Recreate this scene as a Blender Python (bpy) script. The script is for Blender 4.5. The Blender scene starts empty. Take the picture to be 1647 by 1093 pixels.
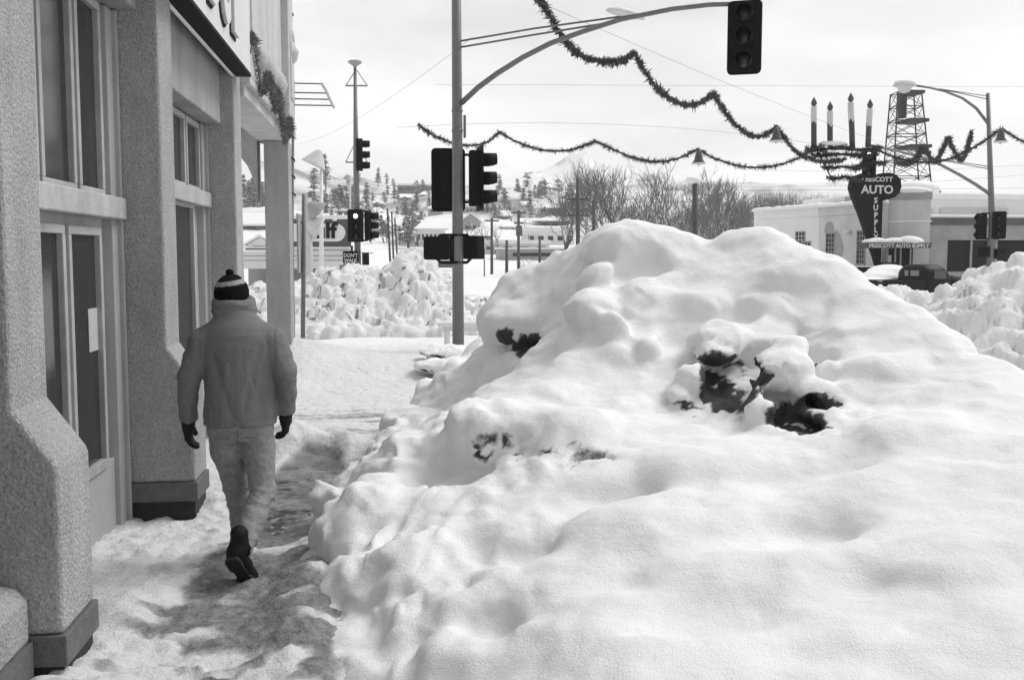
import bpy, math, random
import numpy as np
from mathutils import Vector, Matrix, noise as mnoise
random.seed(7); rng = np.random.RandomState(11)
SC = bpy.context.scene; COL = SC.collection
R = math.radians
# ------------------------------------------------------------------ camera, sky, sun, exposure
EYE = Vector((0.0, 0.0, 1.82)); FPX = 1650.0; YAW = R(6.62); PITCH = R(4.8); ROLL = R(0.0)
cd = bpy.data.cameras.new('camera'); cam = bpy.data.objects.new('camera', cd); COL.objects.link(cam)
cd.sensor_fit = 'HORIZONTAL'; cd.sensor_width = 36; cd.lens = 36*FPX/1647.0
cd.clip_start = 0.05; cd.clip_end = 6000
cam.location = EYE; cam.rotation_euler = (R(90)-PITCH, ROLL, -YAW); SC.camera = cam
CM = cam.rotation_euler.to_matrix()
SC.view_settings.view_transform = 'Standard'; SC.view_settings.look = 'None'
SC.view_settings.exposure = 0.80; SC.view_settings.gamma = 1; SC.view_settings.use_curve_mapping = False
SUN_EL, SUN_AZ = R(52), R(72)        # azimuth from +Y towards +X
sd = bpy.data.lights.new('sun', 'SUN'); sd.energy = 1.35; sd.angle = R(30); sd.color = (1, 1, 1)
so = bpy.data.objects.new('sun', sd); COL.objects.link(so)
sdir = Vector((math.sin(SUN_AZ)*math.cos(SUN_EL), math.cos(SUN_AZ)*math.cos(SUN_EL), math.sin(SUN_EL)))
so.rotation_euler = sdir.to_track_quat('Z', 'Y').to_euler(); so.location = (8, 6, 20)
W = bpy.data.worlds.new('World'); SC.world = W; W.use_nodes = True
nt = W.node_tree; nt.nodes.clear()
out = nt.nodes.new('ShaderNodeOutputWorld'); bg = nt.nodes.new('ShaderNodeBackground'); bg.inputs['Strength'].default_value = 0.1
sky = nt.nodes.new('ShaderNodeTexSky'); sky.sky_type = 'NISHITA'; sky.sun_disc = False
sky.sun_elevation = SUN_EL; sky.sun_rotation = SUN_AZ
bw = nt.nodes.new('ShaderNodeRGBToBW'); nt.links.new(sky.outputs[0], bw.inputs[0])
# overcast deck: soft clouds over the greyed sky
tc = nt.nodes.new('ShaderNodeTexCoord'); mp = nt.nodes.new('ShaderNodeMapping'); mp.inputs['Scale'].default_value = (1.2, 1.2, 4.5)
nz = nt.nodes.new('ShaderNodeTexNoise'); nz.inputs['Scale'].default_value = 2.6; nz.inputs['Detail'].default_value = 6; nz.inputs['Roughness'].default_value = .5
mr = nt.nodes.new('ShaderNodeMapRange'); mr.inputs['From Min'].default_value = .36; mr.inputs['From Max'].default_value = .64
mr.inputs['To Min'].default_value = 4.1; mr.inputs['To Max'].default_value = 6.2
nt.links.new(tc.outputs['Generated'], mp.inputs[0]); nt.links.new(mp.outputs[0], nz.inputs['Vector']); nt.links.new(nz.outputs['Fac'], mr.inputs['Value'])
mx = nt.nodes.new('ShaderNodeMix'); mx.data_type = 'FLOAT'; mx.inputs[0].default_value = .88
sx = nt.nodes.new('ShaderNodeSeparateXYZ'); nt.links.new(tc.outputs['Generated'], sx.inputs[0])      # sky dimmed outside the view, behind the camera, to darken camera-facing walls
ms = nt.nodes.new('ShaderNodeMapRange'); ms.interpolation_type = 'SMOOTHSTEP'; ms.inputs['From Min'].default_value = -.9; ms.inputs['From Max'].default_value = .45
ms.inputs['To Min'].default_value = .66; ms.inputs['To Max'].default_value = 1.0; nt.links.new(sx.outputs['Y'], ms.inputs['Value'])
mm = nt.nodes.new('ShaderNodeMath'); mm.operation = 'MULTIPLY'; nt.links.new(mr.outputs[0], mm.inputs[0]); nt.links.new(ms.outputs[0], mm.inputs[1])
nt.links.new(bw.outputs[0], mx.inputs[2]); nt.links.new(mm.outputs[0], mx.inputs[3]); nt.links.new(mx.outputs[0], bg.inputs['Color'])
nt.links.new(bg.outputs[0], out.inputs['Surface'])

def ray(u, v):
    return CM @ Vector(((u-823.5)/FPX, -(v-546.5)/FPX, -1.0))
def at(u, v, Y):
    d = ray(u, v); return EYE + d*(Y/d.y)
def onx(u, v, x):
    d = ray(u, v); return EYE + d*(x/d.x)
def ghit(u, v, Ya=70.0, Yb=440.0):
    """first point of the terrain under a sight line beyond Ya"""
    d = ray(u, v); Y = Ya
    while Y < Yb:
        p = EYE+d*(Y/d.y)
        if p.z <= float(g_base(np.array([p.x]), np.array([p.y]))[0]): break
        Y += 1.0
    p = EYE+d*(Y/d.y); p.z = float(g_base(np.array([p.x]), np.array([p.y]))[0]); return p
def gz(x, y): return float(g_base(np.array([x]), np.array([y]))[0])
def onz(u, v, z=0.0):
    d = ray(u, v); return EYE + d*((z-EYE.z)/d.z)

# ------------------------------------------------------------------ materials
def mat(name, base=.5, rough=.7, bump=0, bscale=20, var=0, vscale=3, metallic=0, emit=None, spec=.5, detail=5, bdist=.02, stretch=None, stain=0):
    m = bpy.data.materials.new(name); m.use_nodes = True
    n = m.node_tree.nodes; l = m.node_tree.links; p = n['Principled BSDF']
    p.inputs['Base Color'].default_value = (base, base, base, 1); p.inputs['Roughness'].default_value = rough
    p.inputs['Metallic'].default_value = metallic; p.inputs['Specular IOR Level'].default_value = spec
    t = n.new('ShaderNodeTexCoord'); src = t.outputs['Object']
    if stretch:
        mpp = n.new('ShaderNodeMapping'); mpp.inputs['Scale'].default_value = stretch; l.new(src, mpp.inputs[0]); src = mpp.outputs[0]
    if var:
        a = n.new('ShaderNodeTexNoise'); a.inputs['Scale'].default_value = vscale; a.inputs['Detail'].default_value = 8; a.inputs['Roughness'].default_value = .65
        l.new(src, a.inputs['Vector'])
        r = n.new('ShaderNodeMapRange'); r.inputs['From Min'].default_value = .3; r.inputs['From Max'].default_value = .7
        r.inputs['To Min'].default_value = max(base*(1-var), .002); r.inputs['To Max'].default_value = base*(1+var)
        l.new(a.outputs['Fac'], r.inputs['Value']); l.new(r.outputs[0], p.inputs['Base Color'])
        if stain:      # large soft weather stains and a few runs
            s2 = n.new('ShaderNodeTexNoise'); s2.inputs['Scale'].default_value = 1.7; s2.inputs['Detail'].default_value = 6; s2.inputs['Roughness'].default_value = .7
            mp2 = n.new('ShaderNodeMapping'); mp2.inputs['Scale'].default_value = (1.6, 1.6, .55); l.new(t.outputs['Object'], mp2.inputs[0]); l.new(mp2.outputs[0], s2.inputs['Vector'])
            r2 = n.new('ShaderNodeMapRange'); r2.inputs['From Min'].default_value = .35; r2.inputs['From Max'].default_value = .68; r2.inputs['To Min'].default_value = 1-stain*1.6; r2.inputs['To Max'].default_value = 1+stain*.5
            l.new(s2.outputs['Fac'], r2.inputs['Value']); mu = n.new('ShaderNodeMath'); mu.operation = 'MULTIPLY'; l.new(r.outputs[0], mu.inputs[0]); l.new(r2.outputs[0], mu.inputs[1]); l.new(mu.outputs[0], p.inputs['Base Color'])
    if bump:
        b = n.new('ShaderNodeTexNoise'); b.inputs['Scale'].default_value = bscale; b.inputs['Detail'].default_value = detail
        b.inputs['Roughness'].default_value = .6
        l.new(src, b.inputs['Vector'])
        bp = n.new('ShaderNodeBump'); bp.inputs['Strength'].default_value = bump; bp.inputs['Distance'].default_value = bdist
        l.new(b.outputs['Fac'], bp.inputs['Height']); l.new(bp.outputs[0], p.inputs['Normal'])
    if emit:
        p.inputs['Emission Color'].default_value = (1, 1, 1, 1); p.inputs['Emission Strength'].default_value = emit
    return m
M = {}
M['stucco'] = mat('stucco', .54, .95, 1.0, 62, .34, 80, bdist=.035, stain=.14, spec=.2)
M['stucco_light'] = mat('stucco_light', .58, .95, .8, 60, .12, 14, stain=.12, bdist=.02, spec=.2)
M['trim'] = mat('painted_trim', .45, .55, .35, 40, .12, 8, stain=.15)
M['trim_dk'] = mat('painted_panel', .38, .6, .2, 30, .10, 4)
M['plinth'] = mat('plinth_paint', .13, .8, .6, 60, .2, 12)
M['base_dark'] = mat('base_dark', .018, .7, .3, 60, .3, 12)
M['glass'] = mat('window_glass', .03, .12, 0, spec=.35)
M['paper'] = mat('paper', .45, .8, var=.15, vscale=14)
M['signface'] = mat('sign_face', .62, .5, .1, 30, .06, 2)
M['signdark'] = mat('sign_dark', .010, .8, spec=.15)
M['white'] = mat('white_paint', .72, .6, .15, 30, .08, 3)
M['white_letter'] = mat('white_letter', .62, .5)
M['pole'] = mat('galvanised', .17, .5, .2, 60, .15, 10, metallic=.3)
M['signal'] = mat('signal_black', .008, .7, .3, 40, .3, 8, spec=.15)
M['lens'] = mat('signal_lens', .03, .2)
M['lit'] = mat('lit_lens', .8, .4, emit=3.0)
M['wood'] = mat('pole_wood', .07, .9, .5, 30, .35, 9, stretch=(1, 1, .15))
M['bark'] = mat('bark', .075, .95, .4, 12, .3, 6)
M['twig'] = mat('twig', .13, .95, var=.3, vscale=3)
M['needle'] = mat('needles', .085, .9, var=.45, vscale=3)
M['garland'] = mat('garland_tinsel', .05, .6, var=.6, vscale=9)
M['snowlite'] = mat('snow_far', .80, .8, .3, 3, .04, 1.0, bdist=.1)
M['wall_pale'] = mat('pale_wall', .55, .85, .3, 14, .12, 1.2)
M['wall_white'] = mat('white_wall', .74, .85, .3, 14, .06, .8)
M['wall_grey'] = mat('grey_wall', .33, .85, .3, 14, .14, 1.5)
M['wall_dark'] = mat('dark_wall', .10, .85, .3, 14, .25, 1)
M['winfar'] = mat('far_window', .012, .3, spec=.2)
M['board'] = mat('board_grey', .07, .6, var=.1, vscale=2)
M['truck'] = mat('truck_paint', .006, .5, var=.3, vscale=4, spec=.2)
M['tyre'] = mat('tyre', .012, .9)
M['rust'] = mat('rusty_steel', .05, .8, var=.3, vscale=6)
M['bell'] = mat('bell_foil', .06, .35, var=.3, vscale=12)
M['candle'] = mat('candle_dark', .045, .5, var=.2, vscale=9)
M['wire'] = mat('wire', .12, .7)
M['jacket'] = mat('jacket_cloth', .185, .95, .9, 170, .34, 150, bdist=.005, spec=.15)
M['jeans'] = mat('jeans_cloth', .25, .95, .8, 150, .25, 30, bdist=.005, spec=.15)
M['beanie_dk'] = mat('beanie_dark', .008, 1, .6, 120, .3, 30, bdist=.004, spec=.1)
M['beanie_lt'] = mat('beanie_light', .30, 1, .6, 120, .1, 30, bdist=.004, spec=.1)
M['glove'] = mat('glove_leather', .010, .7, .3, 60, .3, 20, spec=.25)
M['boot'] = mat('boot_leather', .007, .7, .3, 40, .3, 20, spec=.2)
M['skin'] = mat('skin', .35, .6, .1, 60, .08, 10)
M['sole'] = mat('boot_sole', .008, .85, .4, 50)

def snow_mat(name, base=.82, dark_tone=.05, fine=1.0, mid=.5, sharp=(.42, .58), rag=.8):
    """snow whose 'dirt' attribute mixes in a darker tone (slush, brush, bank hollows) and 'wet' makes it a water film"""
    m = bpy.data.materials.new(name); m.use_nodes = True
    n = m.node_tree.nodes; l = m.node_tree.links; p = n['Principled BSDF']
    g = n.new('ShaderNodeNewGeometry')
    a = n.new('ShaderNodeAttribute'); a.attribute_name = 'dark_tone'
    w = n.new('ShaderNodeAttribute'); w.attribute_name = 'wet'
    t = n.new('ShaderNodeTexNoise'); t.inputs['Scale'].default_value = 14; t.inputs['Detail'].default_value = 8; t.inputs['Roughness'].default_value = .7
    l.new(g.outputs['Position'], t.inputs['Vector'])
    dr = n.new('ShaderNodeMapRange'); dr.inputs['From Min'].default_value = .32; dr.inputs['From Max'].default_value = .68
    dr.inputs['To Min'].default_value = dark_tone*.4; dr.inputs['To Max'].default_value = dark_tone*1.8
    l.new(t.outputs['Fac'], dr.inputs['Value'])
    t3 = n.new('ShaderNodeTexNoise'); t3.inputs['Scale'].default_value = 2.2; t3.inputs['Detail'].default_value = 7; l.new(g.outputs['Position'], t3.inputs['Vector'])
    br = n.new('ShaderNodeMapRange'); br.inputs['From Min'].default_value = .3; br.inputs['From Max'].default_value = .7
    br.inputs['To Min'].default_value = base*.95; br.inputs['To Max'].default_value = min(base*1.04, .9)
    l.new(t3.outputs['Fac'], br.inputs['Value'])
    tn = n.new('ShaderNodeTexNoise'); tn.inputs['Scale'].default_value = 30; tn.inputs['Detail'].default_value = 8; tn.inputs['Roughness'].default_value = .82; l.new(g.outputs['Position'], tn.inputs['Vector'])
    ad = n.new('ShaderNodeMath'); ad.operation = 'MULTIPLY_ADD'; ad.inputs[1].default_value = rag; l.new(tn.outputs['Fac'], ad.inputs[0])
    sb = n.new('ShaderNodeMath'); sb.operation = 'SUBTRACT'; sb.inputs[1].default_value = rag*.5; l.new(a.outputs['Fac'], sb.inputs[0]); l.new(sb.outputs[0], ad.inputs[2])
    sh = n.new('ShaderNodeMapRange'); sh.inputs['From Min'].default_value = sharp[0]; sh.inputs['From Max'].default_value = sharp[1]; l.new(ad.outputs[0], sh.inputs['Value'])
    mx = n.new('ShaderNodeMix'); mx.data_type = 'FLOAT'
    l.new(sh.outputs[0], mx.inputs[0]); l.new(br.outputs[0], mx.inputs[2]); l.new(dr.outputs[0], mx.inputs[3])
    mw = n.new('ShaderNodeMix'); mw.data_type = 'FLOAT'; mw.inputs[3].default_value = .035
    l.new(w.outputs['Fac'], mw.inputs[0]); l.new(mx.outputs[0], mw.inputs[2]); l.new(mw.outputs[0], p.inputs['Base Color'])
    rr = n.new('ShaderNodeMapRange'); rr.inputs['To Min'].default_value = .75; rr.inputs['To Max'].default_value = .04
    l.new(w.outputs['Fac'], rr.inputs['Value']); l.new(rr.outputs[0], p.inputs['Roughness'])
    p.inputs['Specular IOR Level'].default_value = .35
    n1 = n.new('ShaderNodeTexNoise'); n1.inputs['Scale'].default_value = 9; n1.inputs['Detail'].default_value = 9; n1.inputs['Roughness'].default_value = .62
    n2 = n.new('ShaderNodeTexNoise'); n2.inputs['Scale'].default_value = 120; n2.inputs['Detail'].default_value = 4; n2.inputs['Roughness'].default_value = .7
    l.new(g.outputs['Position'], n1.inputs['Vector']); l.new(g.outputs['Position'], n2.inputs['Vector'])
    b1 = n.new('ShaderNodeBump'); b1.inputs['Distance'].default_value = .05; b2 = n.new('ShaderNodeBump'); b2.inputs['Distance'].default_value = .008
    inv = n.new('ShaderNodeMath'); inv.operation = 'MULTIPLY_ADD'; inv.inputs[1].default_value = -mid; inv.inputs[2].default_value = mid
    inv2 = n.new('ShaderNodeMath'); inv2.operation = 'MULTIPLY_ADD'; inv2.inputs[1].default_value = -fine; inv2.inputs[2].default_value = fine
    l.new(w.outputs['Fac'], inv.inputs[0]); l.new(w.outputs['Fac'], inv2.inputs[0])
    l.new(inv.outputs[0], b1.inputs['Strength']); l.new(inv2.outputs[0], b2.inputs['Strength'])
    l.new(n1.outputs['Fac'], b1.inputs['Height']); l.new(n2.outputs['Fac'], b2.inputs['Height'])
    l.new(b1.outputs[0], b2.inputs['Normal']); l.new(b2.outputs[0], p.inputs['Normal'])
    return m
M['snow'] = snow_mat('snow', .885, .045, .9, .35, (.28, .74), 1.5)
M['snow_path'] = snow_mat('trodden_snow', .78, .13, 1.0, 1.0, (.18, .92), .9)
M['snow_rough'] = snow_mat('ploughed_snow', .77, .16, .8, .6, (.35, .75), .7)

# ------------------------------------------------------------------ object helpers
def tag(o, label=None, cat=None, group=None, kind=None):
    if label: o['label'] = label
    if cat: o['category'] = cat
    if group: o['group'] = group
    if kind: o['kind'] = kind
    return o
def thing(name, loc, label, cat, group=None):
    o = bpy.data.objects.new(name, None); COL.objects.link(o); o.location = loc
    o.empty_display_size = .2
    return tag(o, label, cat, group)
def root_loc(o):
    v = Vector((0, 0, 0))
    while o is not None:
        v = v + Vector(o.location); o = o.parent
    return v
def link_mesh(name, me, parent=None):
    o = bpy.data.objects.new(name, me); COL.objects.link(o)
    if parent is not None: o.parent = parent
    return o
def np_mesh(name, V, F, mats, parent=None, smooth=True, attrs=None, mi=None):
    V = np.asarray(V, dtype=np.float64)
    me = bpy.data.meshes.new(name)
    if parent is not None: V = V - np.array(root_loc(parent))
    F = np.asarray(F); k = F.shape[1]
    me.vertices.add(len(V)); me.vertices.foreach_set('co', V.astype(np.float32).ravel())
    me.loops.add(F.size); me.loops.foreach_set('vertex_index', F.astype(np.int32).ravel())
    me.polygons.add(len(F)); me.polygons.foreach_set('loop_start', np.arange(0, F.size, k, dtype=np.int32))
    me.polygons.foreach_set('loop_total', np.full(len(F), k, dtype=np.int32))
    me.polygons.foreach_set('use_smooth', np.full(len(F), smooth, dtype=bool))
    for m in (mats if isinstance(mats, (list, tuple)) else [mats]): me.materials.append(m)
    if mi is not None: me.polygons.foreach_set('material_index', np.asarray(mi, dtype=np.int32))
    me.update(calc_edges=True); me.validate()
    for an, av in (attrs or {}).items():
        at_ = me.attributes.new(an, 'FLOAT', 'POINT'); at_.data.foreach_set('value', np.asarray(av, dtype=np.float32))
    return link_mesh(name, me, parent)

class MB:
    def __init__(s): s.v = []; s.f = []; s.m = []; s.sm = []
    def add(s, vs, fs, mi=0, smooth=False):
        o = len(s.v); s.v += [tuple(p) for p in vs]
        for f in fs: s.f.append([i+o for i in f]); s.m.append(mi); s.sm.append(smooth)
        return s
    def box(s, lo, hi, mi=0, mtx=None):
        x0, y0, z0 = lo; x1, y1, z1 = hi
        vs = [Vector(p) for p in ((x0,y0,z0),(x1,y0,z0),(x1,y1,z0),(x0,y1,z0),(x0,y0,z1),(x1,y0,z1),(x1,y1,z1),(x0,y1,z1))]
        if mtx: vs = [mtx @ p for p in vs]
        return s.add(vs, [(0,3,2,1),(4,5,6,7),(0,1,5,4),(1,2,6,5),(2,3,7,6),(3,0,4,7)], mi)
    def prism(s, poly, d, mi=0, mtx=None, smooth=False):
        """poly: list of 3d points (planar, ccw seen from +d), extruded along vector d"""
        n = len(poly); d = Vector(d); vs = [Vector(p) for p in poly]+[Vector(p)+d for p in poly]
        if mtx: vs = [mtx @ p for p in vs]
        fs = [tuple(reversed(range(n))), tuple(range(n, 2*n))]+[(i, (i+1) % n, n+(i+1) % n, n+i) for i in range(n)]
        return s.add(vs, fs, mi, smooth)
    def tube(s, pts, rad, n=8, mi=0, smooth=True, cap=True):
        pts = [Vector(p) for p in pts]; k = len(pts)
        if not hasattr(rad, '__len__'): rad = [rad]*k
        t = (pts[1]-pts[0]).normalized(); up = Vector((0, 0, 1)) if abs(t.z) < .9 else Vector((1, 0, 0))
        a = t.cross(up).normalized(); vs = []
        for i in range(k):
            if i == 0: t = (pts[1]-pts[0])
            elif i == k-1: t = (pts[-1]-pts[-2])
            else: t = (pts[i+1]-pts[i-1])
            if t.length < 1e-9: t = Vector((0, 0, 1))
            t.normalize(); a = (a - t*a.dot(t))
            if a.length < 1e-6: a = t.orthogonal()
            a.normalize(); b = t.cross(a)
            for j in range(n):
                w = 2*math.pi*j/n; vs.append(pts[i]+(a*math.cos(w)+b*math.sin(w))*rad[i])
        fs = [(i*n+j, i*n+(j+1) % n, (i+1)*n+(j+1) % n, (i+1)*n+j) for i in range(k-1) for j in range(n)]
        if cap: fs += [tuple(reversed(range(n))), tuple(range((k-1)*n, k*n))]
        return s.add(vs, fs, mi, smooth)
    def lathe(s, prof, n=16, mi=0, mtx=None, smooth=True):
        """prof: (r, z) pairs bottom to top"""
        vs = []; k = len(prof)
        for r, z in prof:
            for j in range(n):
                w = 2*math.pi*j/n; vs.append(Vector((max(r, 1e-4)*math.cos(w), max(r, 1e-4)*math.sin(w), z)))
        if mtx: vs = [mtx @ p for p in vs]
        fs = [(i*n+j, i*n+(j+1) % n, (i+1)*n+(j+1) % n, (i+1)*n+j) for i in range(k-1) for j in range(n)]
        fs += [tuple(reversed(range(n))), tuple(range((k-1)*n, k*n))]
        return s.add(vs, fs, mi, smooth)
    def build(s, name, mats, parent=None, bevel=0, segs=2):
        off = root_loc(parent) if parent is not None else Vector((0, 0, 0))
        me = bpy.data.meshes.new(name); me.from_pydata([tuple(Vector(p)-off) for p in s.v], [], s.f)
        for m in (mats if isinstance(mats, (list, tuple)) else [mats]): me.materials.append(m)
        me.polygons.foreach_set('material_index', s.m); me.polygons.foreach_set('use_smooth', s.sm); me.update()
        o = link_mesh(name, me, parent)
        if bevel:
            b = o.modifiers.new('bevel', 'BEVEL'); b.width = bevel; b.segments = segs; b.limit_method = 'ANGLE'; b.angle_limit = R(40)
        return o
def copy_tree(o, parent=None):
    c = o.copy(); COL.objects.link(c); c.parent = parent
    for ch in list(o.children): copy_tree(ch, c)
    return c
def frame(origin, fwd, up=(0, 0, 1)):
    """matrix with local +Y = fwd, +Z = up, +X = right of fwd"""
    f = Vector(fwd).normalized(); u = Vector(up); r = f.cross(u).normalized(); u = r.cross(f)
    m = Matrix.Identity(4)
    for i in range(3): m[i][0] = r[i]; m[i][1] = f[i]; m[i][2] = u[i]; m[i][3] = origin[i]
    return m
_tc = {}
def text_geo(txt, size=1.0, extrude=.02, bold=0.0, sx=1.0, align='CENTER'):
    key = (txt, size, extrude, bold, align)
    if key not in _tc:
        cu = bpy.data.curves.new('lettering', 'FONT'); cu.body = txt; cu.size = size; cu.extrude = extrude; cu.offset = bold
        cu.align_x = align; cu.resolution_u = 3
        ob = bpy.data.objects.new('lettering', cu); COL.objects.link(ob)
        dg = bpy.context.evaluated_depsgraph_get(); dg.update()
        me = bpy.data.meshes.new_from_object(ob.evaluated_get(dg))
        _tc[key] = ([v.co.copy() for v in me.vertices], [tuple(p.vertices) for p in me.polygons])
        bpy.data.objects.remove(ob); bpy.data.curves.remove(cu); bpy.data.meshes.remove(me)
    return _tc[key]
def add_text(mb, txt, mtx, size, extrude=.01, bold=0.0, sx=1.0, mi=0, align='CENTER'):
    """mtx: local X = reading direction, Z = up, -Y faces the reader"""
    vs, fs = text_geo(txt, size, extrude, bold, align=align)
    mb.add([mtx @ Vector((p.x*sx, -p.z, p.y)) for p in vs], fs, mi)

# ------------------------------------------------------------------ implicit surfaces (numpy surface nets)
class Vol:
    def __init__(s, lo, hi, h):
        s.lo = np.array(lo, float); s.h = h
        s.n = np.maximum(np.ceil((np.array(hi)-s.lo)/h).astype(int)+1, 4)
        s.X = (s.lo[0]+h*np.arange(s.n[0])).astype(np.float32)[:, None, None]
        s.Y = (s.lo[1]+h*np.arange(s.n[1])).astype(np.float32)[None, :, None]
        s.Z = (s.lo[2]+h*np.arange(s.n[2])).astype(np.float32)[None, None, :]
        s.F = np.full(s.n, 1e3, np.float32)
    def sub(s, c, r):
        i0 = np.clip(np.floor((np.array(c)-r-s.lo)/s.h).astype(int), 0, s.n); i1 = np.clip(np.ceil((np.array(c)+r-s.lo)/s.h).astype(int)+1, 0, s.n)
        return tuple(slice(a, b) for a, b in zip(i0, i1))
    def op(s, f, k=0.0, cut=False, sl=None):
        g = s.F if sl is None else s.F[sl]
        a = -g if cut else g
        if k > 0:
            hh = np.maximum(k-np.abs(a-f), 0)/k; r = np.minimum(a, f)-hh*hh*k*.25
        else: r = np.minimum(a, f)
        r = -r if cut else r
        if sl is None: s.F = r.astype(np.float32)
        else: s.F[sl] = r
    def ell(s, c, r, k=.05, cut=False, rot=0.0, tilt=0.0):
        r = np.array(r, float)*np.ones(3); sl = s.sub(c, r.max()*1.25+2*k+2*s.h)
        x = s.X[sl[0]]-c[0]; y = s.Y[:, sl[1]]-c[1]; z = s.Z[:, :, sl[2]]-c[2]
        if rot:
            cr, sr = math.cos(rot), math.sin(rot); x, y = cr*x+sr*y, -sr*x+cr*y
        if tilt:
            cr, sr = math.cos(tilt), math.sin(tilt); x, z = cr*x+sr*z, -sr*x+cr*z
        q = np.sqrt((x/r[0])**2+(y/r[1])**2+(z/r[2])**2)
        q2 = np.sqrt((x/r[0]**2)**2+(y/r[1]**2)**2+(z/r[2]**2)**2)+1e-6
        d = q*(q-1)/q2
        s.op(d, k, cut, sl)
    def cone(s, a, b, ra, rb, k=.03, cut=False, sy=1.0):
        a = np.array(a, float); b = np.array(b, float); c = (a+b)/2; rr = np.linalg.norm(b-a)/2+max(ra, rb)*max(1, sy)
        sl = s.sub(c, rr+2*k+2*s.h)
        x = s.X[sl[0]]; y = s.Y[:, sl[1]]; z = s.Z[:, :, sl[2]]
        d = b-a; L = float(d @ d)+1e-12
        t = np.clip(((x-a[0])*d[0]+(y-a[1])*d[1]+(z-a[2])*d[2])/L, 0, 1)
        q = np.sqrt((x-a[0]-t*d[0])**2+((y-a[1]-t*d[1])/sy)**2+(z-a[2]-t*d[2])**2)-(ra+(rb-ra)*t)
        s.op(q, k, cut, sl)
    def chain(s, pts, k=.03, sy=1.0):
        for (p, ra), (q, rb) in zip(pts[:-1], pts[1:]): s.cone(p, q, ra, rb, k, sy=sy)
    def mesh(s):
        F = s.F; n = F.shape; ins = F < 0
        c = np.zeros((n[0]-1, n[1]-1, n[2]-1), np.uint8)
        for i in (0, 1):
            for j in (0, 1):
                for k in (0, 1): c += ins[i:n[0]-1+i, j:n[1]-1+j, k:n[2]-1+k]
        act = (c > 0) & (c < 8); I = np.argwhere(act)
        idx = np.full(act.shape, -1, np.int64); idx[act] = np.arange(len(I))
        cor = [(i, j, k) for i in (0, 1) for j in (0, 1) for k in (0, 1)]
        val = {q: F[I[:, 0]+q[0], I[:, 1]+q[1], I[:, 2]+q[2]] for q in cor}
        acc = np.zeros((len(I), 3)); cnt = np.zeros(len(I))
        for q in cor:
            for ax in range(3):
                if q[ax] == 1: continue
                q2 = list(q); q2[ax] = 1; q2 = tuple(q2); a = val[q]; b = val[q2]; m = (a < 0) != (b < 0)
                t = np.where(m, a/np.where(a == b, 1, a-b), 0)
                for d in range(3): acc[:, d] += m*(q[d]+(t if d == ax else 0))
                cnt += m
        V = (I+acc/cnt[:, None])*s.h+s.lo
        Fs = []
        for ax in range(3):
            o = [d for d in range(3) if d != ax]
            sl0 = [slice(None)]*3; sl1 = [slice(None)]*3; sl0[ax] = slice(0, n[ax]-1); sl1[ax] = slice(1, n[ax])
            for d in o: sl0[d] = slice(1, n[d]-1); sl1[d] = slice(1, n[d]-1)
            a = ins[tuple(sl0)]; b = ins[tuple(sl1)]; E = np.argwhere(a != b)
            if len(E) == 0: continue
            flip = a[tuple(E.T)]
            base = E.copy(); base[:, o[0]] += 1; base[:, o[1]] += 1
            def cell(d0, d1):
                p = base.copy(); p[:, o[0]] -= d0; p[:, o[1]] -= d1; return idx[p[:, 0], p[:, 1], p[:, 2]]
            q = np.stack([cell(1, 1), cell(0, 1), cell(0, 0), cell(1, 0)], 1)
            if ax == 1: flip = ~flip
            q[~flip] = q[~flip][:, ::-1]; Fs.append(q)
        return V, np.concatenate(Fs)
def fbm(P, scale, seed=0, octs=4, rough=.5):
    """value noise, P (n,3) -> about -1..1"""
    r = np.random.RandomState(seed); T = r.rand(64, 64, 64).astype(np.float32)*2-1
    out = np.zeros(len(P)); amp = 1.0; tot = 0
    for o in range(octs):
        q = P*scale+o*17.3+seed*3.1; i = np.floor(q).astype(int); f = q-i; f = f*f*(3-2*f)
        i0 = i & 63; i1 = (i+1) & 63
        v = 0
        for a in (0, 1):
            for b in (0, 1):
                for c in (0, 1):
                    w = (f[:, 0] if a else 1-f[:, 0])*(f[:, 1] if b else 1-f[:, 1])*(f[:, 2] if c else 1-f[:, 2])
                    v = v+w*T[(i1 if a else i0)[:, 0], (i1 if b else i0)[:, 1], (i1 if c else i0)[:, 2]]
        out += v*amp; tot += amp; amp *= rough; scale *= 2.03
    return out/tot*1.6
def vnormals(V, F):
    n = np.cross(V[F[:, 2]]-V[F[:, 0]], V[F[:, 3]]-V[F[:, 1]]); N = np.zeros_like(V)
    for i in range(4): 
        for d in range(3): N[:, d] += np.bincount(F[:, i], n[:, d], len(V))
    return N/(np.linalg.norm(N, axis=1)[:, None]+1e-9)
def sstep(a, b, x):
    t = np.clip((x-a)/(b-a), 0, 1); return t*t*(3-2*t)
# ================================================================== GROUND
def g_base(x, y):
    yy = np.array([-50, 90, 140, 180, 250, 330, 400, 480, 700, 1500]); zz = np.array([0, 0, .8, 3, 9, 19, 27, 31, 26, 18.])
    z = np.interp(y, yy, zz)
    a = x/np.maximum(y, 1.0)
    z = z*(1+.30*sstep(.02, -.12, a)+.04*sstep(.1, .2, a))
    z = z - .55*sstep(24, 34, y)*sstep(9, 16, x)*(y < 200)
    return z
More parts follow.
